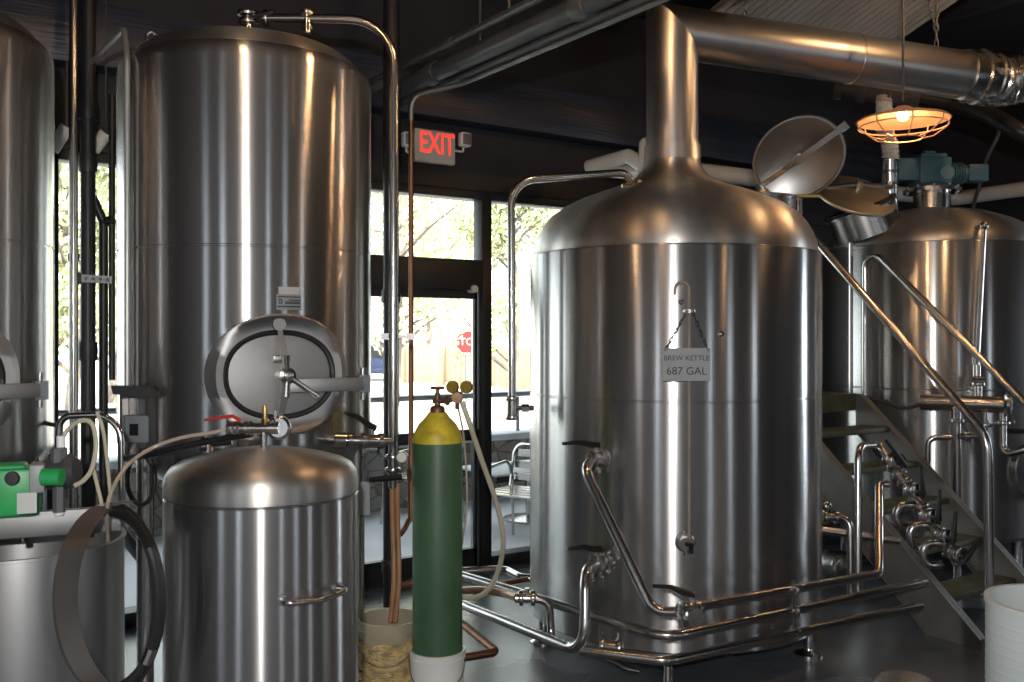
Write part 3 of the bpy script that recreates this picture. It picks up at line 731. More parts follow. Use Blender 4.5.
# ------------------------------------------------------------------ small domed tank in front
SC = polar(-14.7, 3.13); SR = .30
sm = thing('serving_tank', 'small domed stainless tank with a bail handle, standing before the tall tank', 'tank', (SC.x, SC.y, 0))
ws = 1.204
MB().lathe([(0, .10), (SR * .6, .11), (SR - .03, .13), (SR, .17), (SR, ws - .006), (SR - .005, ws - .002), (SR, ws + .001)], (SC.x, SC.y, 0), seg=96).build('shell', STEEL, sm)
MB().lathe([(SR - .004, ws), (SR, ws + .003), (SR, ws + .042), (SR - .006, ws + .066), (SR - .021, ws + .087), (SR - .048, ws + .102), (.20, ws + .117), (.13, ws + .131), (.06, ws + .141), (0, ws + .143)], (SC.x, SC.y, 0), seg=96).build('domed_top', DOMEST, sm)
MB().lathe([(SR - .03, 0), (SR - .01, 0), (SR - .01, .14), (SR - .03, .14)], (SC.x, SC.y, 0), seg=64, close=True).build('base_ring', SATIN, sm)
a, na = on_cyl(282, 600, SC, SR); b_, nb = on_cyl(338, 598, SC, SR); b_.z = a.z
MB().tube([a - na * .01, a + na * .045, (a + b_) / 2 + (na + nb).normalized() * .055 - UP * .008, b_ + nb * .045, b_ - nb * .01], .0085, .03, 12).build('bail_handle', PIPE, sm)
m = MB()
for q, nq in ((a, na), (b_, nb)): MB().lathe([(0, 0), (.018, 0), (.016, .006), (0, .008)], q - nq * .002, nq, 14).build('handle_pad', SATIN, sm)
tz = ws + .143
st0 = V((SC.x, SC.y, tz))
k0 = at(264, 428, 3.02); 
m = MB().cyl((k0.x, k0.y, tz - .02), (k0.x, k0.y, k0.z), .0125, seg=14); m.cyl(k0 - RT * .10, k0 + RT * .045, .017); m.cyl(k0 - RT * .115, k0 - RT * .075, .022, seg=6); m.cyl(k0 + RT * .015, k0 + RT * .05, .024, seg=12)
for x in (-.105, -.09, -.06, -.045): m.cyl(k0 + RT * x, k0 + RT * (x + .007), .022)
fit = m.build('filling_head', PIPE, sm)
dk_ = k0 + RT * .048
MB().lathe([(0, -.012), (.03, -.012), (.038, -.006), (.038, .006), (.03, .012), (0, .012)], dk_, (-FW + UP * .15), 26).build('round_knob', SATIN, fit)
MB().cyl(k0 + RT * .003 + UP * .01, k0 + RT * .003 + UP * .03, .012, seg=6).cyl(k0 + RT * .003 + UP * .02, k0 + RT * .003 + UP * .072, .0075).cyl(k0 + RT * .003 + UP * .05, k0 + RT * .003 + UP * .064, .010).build('hose_barb', BRASS, fit)
MB().cyl(k0 + RT * .036 + UP * .01, k0 + RT * .036 + UP * .03, .011, seg=6).cyl(k0 + RT * .036 + UP * .02, k0 + RT * .036 + UP * .055, .007).build('hose_barb', PIPE, fit)
MB().tube([k0 - RT * .075 + UP * .022, k0 - RT * .10 + UP * .038, k0 - RT * .19 + UP * .026], [.006, .006, .004], seg=8).build('red_lever', REDP, fit)
# ------------------------------------------------------------------ lauter tun behind the stairs
UC = polar(23.85, 8.0); UR = .80
lt = thing('lauter_tun', 'large stainless vessel behind the stairs, with a blue green motor on its dome', 'tank', (UC.x, UC.y, 0)); uc = (UC.x, UC.y, 0)
wu = 1.326
MB().lathe([(0, .25), (UR - .1, .25), (UR, .30), (UR, wu - .006), (UR - .005, wu), (UR, wu + .006), (UR, 2.355), (UR - .003, 2.36), (UR - .02, 2.362)], uc, seg=112).build('shell', STEEL, lt)
MB().lathe([(UR - .02, 2.36), (UR - .002, 2.364), (UR - .004, 2.39), (UR - .04, 2.44), (UR - .11, 2.50), (UR - .24, 2.57), (.40, 2.63), (.25, 2.662), (.13, 2.678), (0, 2.68)], uc, seg=112).build('domed_top', DOMEST, lt)
for a in (-60, 30, 120, 210):
    twu = V((-UC.x, -UC.y, 0)).normalized(); d = Matrix.Rotation(math.radians(a), 3, 'Z') @ twu; p = V(uc) + d * (UR - .1)
    MB().cyl((p.x, p.y, 0), (p.x, p.y, .3), .04).build('leg', PIPE, lt)
m = MB().lathe([(0, 2.66), (.135, 2.66), (.135, 2.80), (.21, 2.802), (.21, 2.83), (0, 2.83)], uc, seg=40); m.build('motor_neck', PIPE, lt)
for k in range(10):
    a = 2 * PI * k / 10; MB().cyl((UC.x + .185 * math.cos(a), UC.y + .185 * math.sin(a), 2.79), (UC.x + .185 * math.cos(a), UC.y + .185 * math.sin(a), 2.85), .012, seg=6).build('flange_bolt', DULL, lt)
RX = Matrix((RT, FW, UP)).transposed()
g = V((UC.x, UC.y, 2.83))
m = MB().lathe([(0, 0), (.16, 0), (.14, .04), (0, .04)], g, seg=32).box(g + UP * .13 - RT * .02, (.24, .24, .20), RX).box(g + UP * .14 - RT * .20, (.20, .20, .17), RX).box(g + UP * .24 - RT * .02, (.20, .18, .05), RX).box(g + UP * .275 - RT * .03, (.09, .09, .03), RX)
mo = m.build('gear_motor', TEAL, lt, bevel=.012)
m = MB(); c = g + UP * .12
for k in range(7): m.cyl(c + RT * (.11 + k * .018), c + RT * (.119 + k * .018), .085, seg=24)
m.cyl(c + RT * .10, c + RT * .25, .07, seg=20); m.build('cooling_fins', TEAL, mo)
m = MB().box(c + RT * .33 - UP * .0, (.15, .14, .13), RX); m.build('terminal_box', TEAL, mo, bevel=.01)
m = MB().lathe([(0, -.006), (.05, -.006), (.055, .0), (.05, .006), (0, .006)], g + UP * .11 + RT * .06 - FW * .125, FW, 20); m.build('bearing_cap', paint('pale teal enamel', (.16, .25, .26), .4), mo)
# hatch with its lid open
hc = at(862, 214, 7.05); ha = (UP * .92 - RT * .36 - FW * .06).normalized()
m = MB().lathe([(.245, -.16), (.245, .02), (.262, .025), (.262, .04), (.225, .045), (.225, -.15)], hc, ha, 44, close=True); m.build('hatch_collar', SATIN, lt)
MB().lathe([(.262, .042), (.268, .05), (.262, .062), (.23, .062), (.225, .05), (.23, .042)], hc, ha, 44, close=True).build('hatch_gasket', RUBBER, lt)
ld = at(856, 194, 6.95); la = (UP * .80 - FW * .60 + RT * .10).normalized()
m = MB().lathe([(0, .050), (.10, .047), (.2, .032), (.255, .008), (.285, .0), (.29, -.006), (.29, -.02), (.275, -.02), (.27, -.008), (.24, -.002), (.18, .02), (.08, .033), (0, .035)], ld, la, 48); m.build('hatch_lid', paint('warm stainless lid', (.68, .58, .43), .5, 1, .08, 5), lt)
m = MB().tube([ld + la * .05 - RT * .24, ld + la * .085, ld + la * .06 + RT * .25], .016, seg=8).cyl(ld + la * .04, ld + la * .11, .03); m.tube([ld + RT * .27, at(886, 206, 7.0), at(892, 222, 7.05)], .02, seg=8); m.build('lid_bar', SATIN, lt)
# sight tube down its face
a0, n0 = on_cyl(980, 232, UC, UR); a1, n1 = on_cyl(973, 372, UC, UR)
e_ = on_cyl(955, 236, UC, UR)[0]
m = MB().tube([a0 + n0 * -.08 + UP * .03, a0 + n0 * .06 + UP * .035, a1 + n1 * .06 - UP * .0], .017, .03, 10); m.build('level_tube', SATIN, lt)
m = MB().cyl(a1 + n1 * .06 - UP * .05, a1 + n1 * .06 + UP * .05, .028).cyl(a1 + n1 * .06 - UP * .11, a1 + n1 * .06 - UP * .05, .018).ball(a0 + n0 * .06 + UP * .035, .03); m.build('tube_fitting', PIPE, lt)
# side manway hint on the far right
qm, nq = on_cyl(1030, 470, UC, UR); MB().lathe([(0, .03), (.17, .03), (.19, .02), (.2, -.06), (0, -.06)], qm, nq, 36).build('side_port', SATIN, lt)

def atm(px, py, d): return at(px, py, d + .27)
# heat exchanger manifold in front of the tun
HM = 6.15
mf = thing('grant_manifold', 'horizontal steel header pipe with a capped end, in front of the motor topped tun', 'manifold', at_z(965, 650, 0).to_tuple()[:2] + (0,))
a, b_ = atm(921, 402, 6.25), atm(1006, 405, 5.95); ax = (b_ - a).normalized()
MB().cyl(a, b_, .055, seg=28).build('header', PIPE, mf)
MB().lathe([(0, -.012), (.058, -.012), (.075, -.008), (.078, .0), (.06, .012), (.055, .03), (0, .035)], b_, ax, 28).build('end_cap', SATIN, mf)
def drop(pa, pts, r=.02, nm='drop_pipe'):
    m = MB().tube(pts, r, .06, 12)
    return m.build(nm, PIPE, mf)
drop(0, [atm(957, 408, 6.08), atm(957, 500, 6.08), V((atm(957, 500, 6.08).x, atm(957, 500, 6.08).y, 0))], .026)
drop(0, [atm(1003, 408, 5.98), atm(1003, 456, 5.98), atm(1040, 446, 5.7)], .024)
drop(0, [atm(985, 408, 6.02), atm(985, 470, 6.02)], .02)
drop(0, [atm(956, 437, 6.1), atm(928, 437, 6.15), atm(927, 520, 6.15)], .018)
m = MB()
for px, py, d in ((957, 421, 6.08), (1003, 423, 5.98), (985, 425, 6.02)):
    flange(m, atm(px, py, d), UP, .03); m.cyl(atm(px, py, d), atm(px + 9, py, d), .007, seg=8); m.ball(atm(px + 10, py - 1, d), .014, 10)
p = atm(972, 436, 6.0); m.cyl(p - RT * .09, p + RT * .09, .022); flange(m, p - RT * .04, RT, .026); flange(m, p + RT * .05, RT, .026); m.cyl(p - UP * .05, p + UP * .03, .016)
m.build('clamps', PIPE, mf)
m = MB().cyl(atm(978, 400, 6.08), atm(978, 382, 6.08), .026); m.cyl(atm(972, 381, 6.08), atm(984, 381, 6.08), .034); flange(m, atm(978, 384, 6.08), UP, .03); m.build('inlet_stub', PIPE, mf)
MB().tube(smooth_path([atm(921, 404, 6.25), atm(905, 408, 6.3), atm(885, 402, 6.4), atm(868, 398, 6.5)], 6), .014, seg=8).build('hose_tail', DARKSTEEL, mf)
MB().tube([atm(1002, 431, 6.0), atm(1040, 431, 6.0)], .018, seg=8).build('black_pipe', BLACKPIPE, mf)

# ------------------------------------------------------------------ stairs and platform
XN, XR, Y0, Y1 = 5.006, 5.85, 2.85, 4.15
sr = thing('steel_stairs', 'steel stairs with green treads and pipe handrails beside the brew kettle', 'stairs', (5.4, 3.5, 0))
for x, nm in ((XN, 'stringer'), (XR, 'stringer')):
    poly = [(Y0 - .02, 0), (Y0 + .30, 0), (Y1 + .1, 1.02), (Y1 + .1, 1.29), (Y1 - .02, 1.29)]
    poly = [(Y0 - .05, 0), (Y0 + .26, 0), (Y1 + .05, 1.03), (Y1 + .05, 1.29), (Y1 - .0, 1.29), (Y0 - .05, .06)]
    MB().prism(poly, V((x - .006, 0, 0)), V((0, 1, 0)), UP, V((.012, 0, 0))).prism([(Y0 - .05, .06), (Y1, 1.29), (Y1, 1.28), (Y0 - .05, .05)], V((x - .03, 0, 0)), V((0, 1, 0)), UP, V((.06, 0, 0))).prism([(Y0 + .26, 0), (Y1 + .05, 1.03), (Y1 + .05, 1.04), (Y0 + .26, .01)], V((x - .03, 0, 0)), V((0, 1, 0)), UP, V((.06, 0, 0))).build(nm, STRINGER, sr)
for k in range(5):
    z = .215 * (k + 1); y = Y0 + z / 1.29 * (Y1 - Y0) + .10
    MB().span((XN + .012, y - .11, z - .035), (XR - .012, y + .11, z)).build('tread', TREAD, sr, bevel=.004)
MB().span((XN - .25, Y1 + .06, 1.245), (XR + .02, Y1 + .75, 1.29)).span((XN - .25, Y1 + .05, 1.17), (XR + .02, Y1 + .07, 1.25)).build('platform', TREAD, sr)
m = MB()
for x in (XN + .1, XR - .06): m.span((x, Y1 + .66, 0), (x + .05, Y1 + .71, 1.25))
m.build('platform_post', SATIN, sr)
MB().tube([V((XN - .02, Y1 + .1, 2.45)), V((XN - .02, Y1 - .1, 2.45)) + V((0, -.05, -.02)), V((XN - .02, Y0 - .085, 1.16)), V((XN - .02, Y0 - .10, 0))], .024, .22, 16).build('handrail', PIPE, sr)
MB().tube([V((XR + .03, Y1, 1.28)), V((XR + .03, Y1, 2.37)), V((XR + .03, Y0, 1.12)), V((XR + .03, Y0 - .05, 0))], .024, .08, 16).build('handrail', PIPE, sr)
MB().tube([at(851, 243, 6.85), at(851, 404, 6.85)], .015, seg=10).build('guard_post', PIPE, sr)

# ------------------------------------------------------------------ pipework on the floor round the kettle
def pipe(label, pts, r, bend=.10, mat=None, parts=None, group=None):
    lo = min((V(p) for p in pts), key=lambda p: p.z)
    t = thing('process_pipe', label, 'pipe', (lo.x, lo.y, lo.z), group)
    MB().tube(pts, r, bend, 14).build('pipe_run', mat or PIPE, t)
    return t
zD, zC, zA = .253, .364, .497
pA = [at_z(716, 603, zA), at_z(877, 574, zA)]
# A: from the upper kettle valve down to the corner and on to the stair manifold
vu, nu = on_cyl(604, 457, KC, KR)
tA = pipe('diagonal steel pipe from the upper kettle valve to the valve at the kettle front corner', [vu + nu * .02, vu + nu * .13, at(585, 470, 4.55), at(653, 612, 4.25), at(684, 612, 4.2)], .024, .10)
m = MB(); flange(m, vu + nu * .02, nu, .032); flange(m, vu + nu * .05, nu, .03); m.cyl(vu - nu * .02, vu + nu * .03, .034); m.build('ferrule', PIPE, tA)
bfly(tA, vu + nu * .085, nu, .027, UP, .17, -RT * 1 + UP * .05 - FW * .2)
tB = pipe('steel pipe from the lower kettle valve bending down to the floor run', [], .024) if False else None
vl, nl = on_cyl(606, 560, KC, KR)
ptsB = [vl + nl * .0, vl + nl * .13, at(584, 572, 4.42), at_z(583, 651, zD), at_z(575, 650, zD), at_z(455, 601, zD)]
ptsB = [vl + nl * .0, vl + nl * .14, vl + nl * .14 - RT * .05 - UP * .02, at(584, 580, 4.40), at(584, 636, 4.40), at_z(575, 650, zD), at_z(440, 595, zD)]
tB = pipe('steel pipe from the lower kettle valve curving back along the floor towards the gas cylinder', [vl, vl + nl * .12, at(585, 571, 4.42), at_z(585, 654, zD), at_z(440, 595, zD)], .026, .10)
m = MB(); flange(m, vl + nl * .02, nl, .034); flange(m, vl + nl * .05, nl, .032); m.cyl(vl - nl * .02, vl + nl * .03, .036)
for k in range(6):
    a = 2 * PI * k / 6; t1 = UP.cross(nl); q = vl + nl * .035 + (t1 * math.cos(a) + UP * math.sin(a)) * .055; m.cyl(q - nl * .02, q + nl * .02, .008, seg=6)
m.build('ferrule', PIPE, tB)
bfly(tB, vl + nl * .085, nl, .029, UP, .15, -RT * 1 - FW * .15 + UP * .02)
# C: middle loop
tC = pipe('middle steel pipe looping round the kettle front above the floor', [at_z(440, 567, zC), at_z(464, 576, zC), at_z(667, 638, zC), at_z(925, 582, zC)], .024, .13)
# D: lowest loop from the small cock at the corner
tD = pipe('lowest steel pipe crossing before the kettle to the stairs', [at_z(581, 650, zD), at_z(667, 661, zD), at_z(920, 606, zD)], .024, .10)
vd = at_z(611, 647, zD + .01); axd = (at_z(667, 661, zD) - at_z(594, 652, zD)).normalized()
bfly(tD, vd, axd, .026, (UP * -.5 - FW * .6), .13, axd - UP * .25)
# A2: continuing to the right
va = at_z(690, 610, zA); axa = (pA[1] - pA[0]).normalized()
tE = pipe('upper steel pipe running from the kettle corner valve up to the stair valves', [va - RT * .03, pA[0], at_z(879, 574, zA), at(879, 484, 5.25), at(888, 484, 5.25)], .023, .07)
m = MB(); flange(m, va + RT * .02, axa, .03); m.lathe([(0, -.02), (.04, -.02), (.045, 0), (.04, .02), (0, .02)], at(694, 617, 4.12), (-FW * .9 + RT * .3), 22); m.cyl(va, at(694, 617, 4.12), .026); m.build('end_clamp', PIPE, tE)
bfly(tE, va, axa, .028, UP, .17, -RT + UP * .22)
# pipe stand: chain of clamps and a foot at the corner
m = MB()
pf = at_z(668, 661, zD); ps_ = thing('pipe_stand', 'short steel stand under the pipes at the kettle front corner', 'pipe stand', (pf.x, pf.y, 0))
MB().cyl((pf.x, pf.y, .02), (pf.x, pf.y, zD - .02), .02).build('stem', PIPE, ps_); MB().lathe([(0, 0), (.07, 0), (.07, .012), (.02, .03), (0, .03)], (pf.x, pf.y, 0), seg=22).build('foot', PIPE, ps_)
ph_ = thing('pipe_hanger', 'clamped bracket tying the three kettle pipes together near the kettle foot', 'bracket', (at_z(793, 632, zD).x, at_z(793, 632, zD).y, zD - .03))
m = MB()
pts3 = [at_z(793, 590, zA), at_z(794, 611, zC), at_z(795, 632, zD)]
for q in pts3: MB().torus(q, axa, .03, .007, 18, 6).cyl(q - FW * .03, q - FW * .055, .008, seg=8).build('clamp', PIPE, ph_)
MB().tube([pts3[0] + UP * .04, pts3[1], pts3[2] - UP * .03], .008, seg=8).build('tie_rod', PIPE, ph_)
# tee branch and sampling hose on the left run
tee = at_z(534, 600, zC - .02)
tF = pipe('short steel branch elbow dropping onto the floor run left of the kettle', [at(530, 598, 4.75), at(549, 600, 4.75), at(551, 630, 4.75), at(552, 642, 4.72)], .020, .08)
q = at(527, 598, 4.75); m = MB(); m.cyl(q - RT * .06, q + RT * .05, .024); flange(m, q - RT * .03, RT, .026); flange(m, q + RT * .03, RT, .026); m.cyl(q, q + UP * .05, .012); m.build('ball_valve', PIPE, tF)
MB().tube(smooth_path([q - RT * .05, at(505, 594, 4.9), at(480, 590, 5.0), at(450, 592, 5.1)], 6), .02, seg=10).build('braided_hose', paint('braided copper hose', (.35, .22, .15), .35, .8, .3, 30), tF)
wp = pipe('dark steel pipe lying along the window sill by the door', [at(440, 572, 6.0), at(505, 569, 6.1), at(522, 578, 5.9), at(540, 578, 5.9)], .024, .08)
# copper stubs beside the gas cylinder
cp = pipe('copper pipe elbow low on the floor, to the kettle side of the gas cylinder', [at(455, 618, 5.0), at(497, 652, 4.6), at(455, 659, 4.5)], .020, .03, COPPER)
cp2 = pipe('thin copper pipe running behind the floor pipes towards the kettle', [at(440, 598, 5.3), at(470, 590, 5.4), at(528, 579, 5.55)], .014, .05, COPPER)

# ------------------------------------------------------------------ valve bank on the stairs
vb = thing('valve_manifold', 'bank of black handled valves stepping down beside the stairs', 'valve bank', at_z(915, 640, 0))
vpos = [(889, 459, 5.5), (908, 489, 5.38), (923, 514, 5.28), (937, 534, 5.2), (950, 552, 5.12)]
P_ = [at(*v) for v in vpos]; axv = (P_[-1] - P_[0]).normalized()
m = MB().tube([P_[0] - axv * .10, P_[-1] + axv * .08], .026, seg=14)
for k in range(12): flange(m, P_[0] + (P_[-1] - P_[0]) * (k / 11), axv, .03)
m.build('header', PIPE, vb)
hand = [(-20, -26, .16), (-2, -30, .15), (2, -34, .16), (4, -32, .15), (16, -20, .12)]
for (px, py, d), q, (dx, dy, L) in zip(vpos, P_, hand):
    off = (RT * .2 - FW * .95).normalized()
    v = MB(); v.cyl(q, q + off * .10, .030); flange(v, q + off * .05, off, .032); flange(v, q + off * .09, off, .03); vv = v.build('valve', PIPE, vb)
    dd = (RT * dx - UP * dy).normalized(); q2 = q + off * .13
    MB().cyl(q + off * .09, q2 + off * .012, .016).tube([q2 - dd * .03, q2 + dd * .02, q2 + dd * L * .6, q2 + dd * L], [.02, .024, .016, .012], seg=10, flat=.7).build('lever', BLACKP, vv)
for k in range(2, 5):
    q = P_[k] - RT * .04; off = -RT
    arc = [q + UP * .055 - FW * .03 - RT * .02] + [q - RT * .085 - RT * .045 * math.sin(t) + UP * .06 * math.cos(t) - FW * .05 for t in [PI * j / 8 for j in range(9)]] + [q - UP * .06 - FW * .03 - RT * .02]
    MB().tube(arc, .021, seg=12).build('return_bend', PIPE, vb)
MB().tube([P_[0] - axv * .04, P_[0] - axv * .1 - RT * .03, at(858, 446, 5.4), at(858, 598, 5.3)], .021, .08, 14).build('riser', PIPE, vb)
MB().tube([at(818, 517, 5.5), at(850, 517, 5.4), at(851, 600, 5.35)], .020, .06, 14).build('riser', PIPE, vb)
m = MB(); q = at(836, 517, 5.45)
flange(m, q, RT, .026); flange(m, q - RT * .06, RT, .026); m.cyl(q - RT * .08, q + RT * .02, .025); m.ball(at(826, 506, 5.5), .035, 12); m.build('side_valve', PIPE, vb)
MB().tube([at(815, 529, 5.6), at(900, 541, 5.5)], .024, seg=10).build('cross_pipe', PIPE, vb)
# pump tucked under the stairs
up = at(842, 596, 6.2); pu = thing('transfer_pump', 'small steel pump tucked low behind the floor pipes under the stairs', 'pump', (up.x, up.y, 0))
m = MB().lathe([(0, -.12), (.08, -.12), (.1, -.08), (.1, .06), (.07, .1), (0, .12)], V((up.x, up.y, .20)), (RT * .8 - FW * .6), 26); m.build('casing', SATIN, pu)
MB().torus(V((up.x, up.y, .20)) - FW * .06, (RT * .3 - FW * .9), .09, .02, 24, 8).build('volute', PIPE, pu)
MB().span((up.x - .12, up.y - .08, 0), (up.x + .12, up.y + .08, .10)).build('base', DARKSTEEL, pu)
MB().tube([at(884, 592, 6.0), at(962, 588, 6.0)], .026, seg=12).build('discharge_pipe', PIPE, pu)

# ------------------------------------------------------------------ gas cylinder in its bucket, straw bucket
GX = at(437.5, 500, 4.3); gx, gy = GX.x, GX.y
gc = thing('gas_cylinder', 'green gas cylinder with a yellow shoulder standing in a white bucket', 'gas cylinder', (gx, gy, .012))
r = .113
MB().lathe([(0, .012), (r - .02, .012), (r, .04), (r, 1.215), (r - .001, 1.22)], (gx, gy, 0), seg=48).build('body', GREENCYL, gc)
MB().lathe([(r - .001, 1.22), (r, 1.235), (r - .008, 1.265), (r - .03, 1.305), (r - .06, 1.335), (.042, 1.352), (.038, 1.355)], (gx, gy, 0), seg=48).build('shoulder', YELLOW, gc)
vz = 1.352
m = MB().lathe([(0, 0), (.034, 0), (.034, .02), (.028, .03), (.013, .035), (.012, .09), (0, .09)], (gx, gy, vz), seg=24); va_ = m.build('valve', OLDBRASS, gc)
MB().lathe([(0, 0), (.008, 0), (.008, .02), (.03, .022), (.034, .028), (.03, .034), (0, .034)], (gx, gy, vz + .085), seg=20).build('handwheel', OLDBRASS, va_)
vc = V((gx, gy, vz + .055))
rg = (RT * .9 - FW * .25).normalized()
m = MB().cyl(vc - rg * .02, vc + rg * .045, .013).cyl(vc + rg * .04, vc + rg * .055, .02, seg=6).cyl(vc + rg * .05, vc + rg * .075 + UP * .01, .012)
rc = vc + rg * .095 + UP * .018
m.ball(rc, .028, 16).cyl(rc - FW * .05, rc + FW * .02, .024).cyl(rc - UP * .05 - FW * .02, rc, .010); reg = m.build('regulator', OLDBRASS, gc)
for k, (dx, dz) in enumerate(((-.022, .045), (.040, .045))):
    q = rc + RT * dx + UP * dz
    gm = MB().lathe([(0, -.014), (.026, -.014), (.0285, -.008), (.0285, .010), (.024, .014), (0, .014)], q, (FW * .9 + RT * .25), 24); gm.cyl(rc, q, .006, seg=8)
    gm.build('pressure_gauge', YGAUGE, gc)
hp_ = smooth_path([rc - UP * .02 + RT * .02, at(470, 425, 4.28), at(481, 458, 4.3), at(495, 498, 4.32), at(503, 535, 4.35), at(500, 565, 4.4), at(488, 590, 4.45), at(470, 598, 4.5), at(440, 592, 4.55)], 8)
MB().tube(hp_, .012, seg=10).build('gas_hose', HOSE, gc)
MB().tube(smooth_path([rc - UP * .03, at(464, 440, 4.42), at(467, 500, 4.45), at(462, 545, 4.5)], 6), .005, seg=8).build('thin_line', HOSE, gc)

def bucket(name, label, x, y, h, r0, r1, mat, group):
    t = thing(name, label, 'bucket', (x, y, 0), group)
    MB().lathe([(0, 0), (r0, 0), (r0 + (r1 - r0) * .86, h * .86), (r1 * .985, h * .87), (r1 * 1.03, h * .875), (r1 * 1.03, h * .90), (r1, h * .905), (r1, h - .012), (r1 * 1.035, h - .012), (r1 * 1.035, h), (r1 - .006, h), (r0 - .004, .008), (0, .008)], (x, y, 0), seg=44).build('body', mat, t)
    a = V((x, y, h * .86)); hw = []
    for k in range(13):
        an = PI * k / 12; hw.append(a + RT * (-math.cos(an) * r1 * 1.05) - FW * (math.sin(an) * r1 * 1.12) - UP * (math.sin(an) * .13))
    MB().tube(hw, .003, seg=6).build('bail', DULL, t)
    return t
bucket('bucket', 'white bucket under the green gas cylinder', gx, gy, .285, .1145, .122, WHITEP, 'plastic buckets')
bx = at(389, 612, 4.45)
bk2 = bucket('bucket', 'beige bucket of straw standing between the small tank and the gas cylinder', bx.x, bx.y, .385, .125, .145, BEIGEP, 'plastic buckets')
STRAW = paint('golden straw', (.55, .40, .17), .7, 0, .5, 25)
rnd = random.Random(3); m = MB()
for k in range(900):
    a = rnd.uniform(0, 2 * PI); z = rnd.uniform(.02, .30); rr = .1275 + (.145 - .125) * z / .385 + .004
    t_ = V((-math.sin(a), math.cos(a), 0)); s = rnd.uniform(-1, 1); d = (t_ * math.cos(s) + UP * math.sin(s) * .7); L = rnd.uniform(.02, .045)
    c = V((bx.x + rr * math.cos(a), bx.y + rr * math.sin(a), z)); m.tube([c - d * L, c + V((math.cos(a), math.sin(a), 0)) * .004, c + d * L], .0042, seg=4)
so = m.build('straw_wrap', STRAW, bk2); so['kind'] = 'stuff'
# ------------------------------------------------------------------ pipes near the door
bp = at(391, 500, 5.75)
t = thing('drain_pipe', 'fat black iron drain pipe standing by the glass door', 'pipe', (bp.x, bp.y, 0), 'black drain pipes')
MB().cyl((bp.x, bp.y, 0), (bp.x, bp.y, 4.3), .047, seg=24).build('pipe_run', BLACKPIPE, t)
for z in (.27, 1.9, 3.0): MB().lathe([(0, 0), (.055, 0), (.057, .01), (.057, .07), (.055, .08), (0, .08)], (bp.x, bp.y, z), seg=24).build('coupling', BLACKPIPE, t)
cpp = at(411, 400, 5.55)
t = thing('copper_riser', 'thin copper pipe rising past the EXIT sign to the ceiling pipes', 'pipe', (cpp.x, cpp.y, .75))
zc = 3.14
MB().tube([V((cpp.x, cpp.y, .98)), V((cpp.x, cpp.y, 2.96))], .015, seg=12).tube([at(409, 520, 5.55), at(405, 528, 5.5), at(400, 535, 5.5)], .016, seg=10).build('copper_run', COPPER, t)
MB().tube([V((cpp.x, cpp.y, .62)), V((cpp.x, cpp.y, 1.0))], .019, seg=10).cyl((cpp.x, cpp.y, .86), (cpp.x, cpp.y, .93), .026, seg=6).build('copper_joint', COPPER, t)
MB().tube([V((cpp.x, cpp.y, 2.94)), V((cpp.x, cpp.y, 3.10)), V((2.85, cpp.y - .25, 3.15)), V((2.85, -3, 3.15))], .014, .12, 10).build('conduit_run', DULL, t)
t = thing('cleaning_pipe', 'bright steel pipe arching from the tall tank top down past the glass door', 'pipe', at(393, 488, 4.5))
MB().tube([at(262, 18, 4.53), at(300, 18, 4.52), at(394, 20, 4.5), at(393, 488, 4.5)], .021, .22, 16).build('bent_pipe', PIPE, t)
m = MB(); q = at(307, 18, 4.52)
mc = MB(); flange(mc, at(266, 18, 4.53), RT, .026); mc.build('pipe_clamp', PIPE, t); m.cyl(q - UP * .075, q + UP * .03, .022); flange(m, q + UP * .025, UP, .022); flange(m, q - UP * .04, UP, .018); m.build('tee', PIPE, t)
MB().tube([at(252, 17, 4.5), at(263, 14, 4.48), at(274, 11, 4.46)], [.012, .012, .008], seg=8).build('lever', PIPE, t)
m = MB()
for dx in (-8, 18): m.box(at(393 + dx, 336.5, 4.5), (.035, .02, .03), RX)
m.strip([at(383, 336.5, 4.52), at(414, 336.5, 4.52)], .014, .006, -FW); m.build('pipe_clamp', PIPE, t)
# valve cluster below it
q = at(393, 478, 4.48)
m = MB(); m.cyl(at(393, 486, 4.5), at(393, 452, 4.5), .024); flange(m, at(393, 457, 4.5), UP, .026); flange(m, at(393, 470, 4.5), UP, .026)
m.build('end_fitting', PIPE, t)
g = at(402, 457, 4.42); m = MB().lathe([(0, -.012), (.026, -.012), (.028, .0), (.026, .012), (0, .012)], g, FW, 22); gp = m.build('dial_gauge', PIPE, t)
MB().lathe([(0, 0), (.023, 0), (.023, .001), (0, .0015)], g - FW * .0125, -FW, 22).build('dial_face', WHITEP, gp)
MB().tube([at(369, 480, 4.42), at(402, 477, 4.45)], [.012, .016], seg=8).build('black_lever', BLACKP, t)
m = MB()
for dx, k in ((-2, 0), (3, 1)): m.tube(smooth_path([at(394 + dx, 484, 4.5), at(395 + dx, 530, 4.5), at(396 + dx, 580, 4.47), at(392 + dx, 622, 4.45)], 6), .012, seg=8)
m.build('amber_hose', AMBER, t)
m = MB().tube([V((at(395, 588, 5.0).x, at(395, 588, 5.0).y, 0)), at(395, 588, 5.0), at(412, 583, 5.0), at(430, 583, 5.0)], .02, .03, 10); tag(m.build('copper_stub', COPPER), 'copper pipe stub crossing low between straw bucket and gas cylinder', 'pipe')
pt = at(364, 500, 4.2)
tg_ = thing('tank_tag', 'small grey metal tag hanging beside the tall tank leg', 'tag', (pt.x, pt.y, pt.z - .07))
MB().prism([(-.026, -.066), (.026, -.066), (.026, .066), (.012, .08), (-.012, .08), (-.026, .066)], pt, RT, UP, -FW * .002).build('plate', PLATE, tg_, smooth=False)
MB().tube([at(364, 483, 4.2), at(366, 470, 4.2), at(369, 447, 4.2)], .0022, seg=5).build('wire', DULL, tg_)
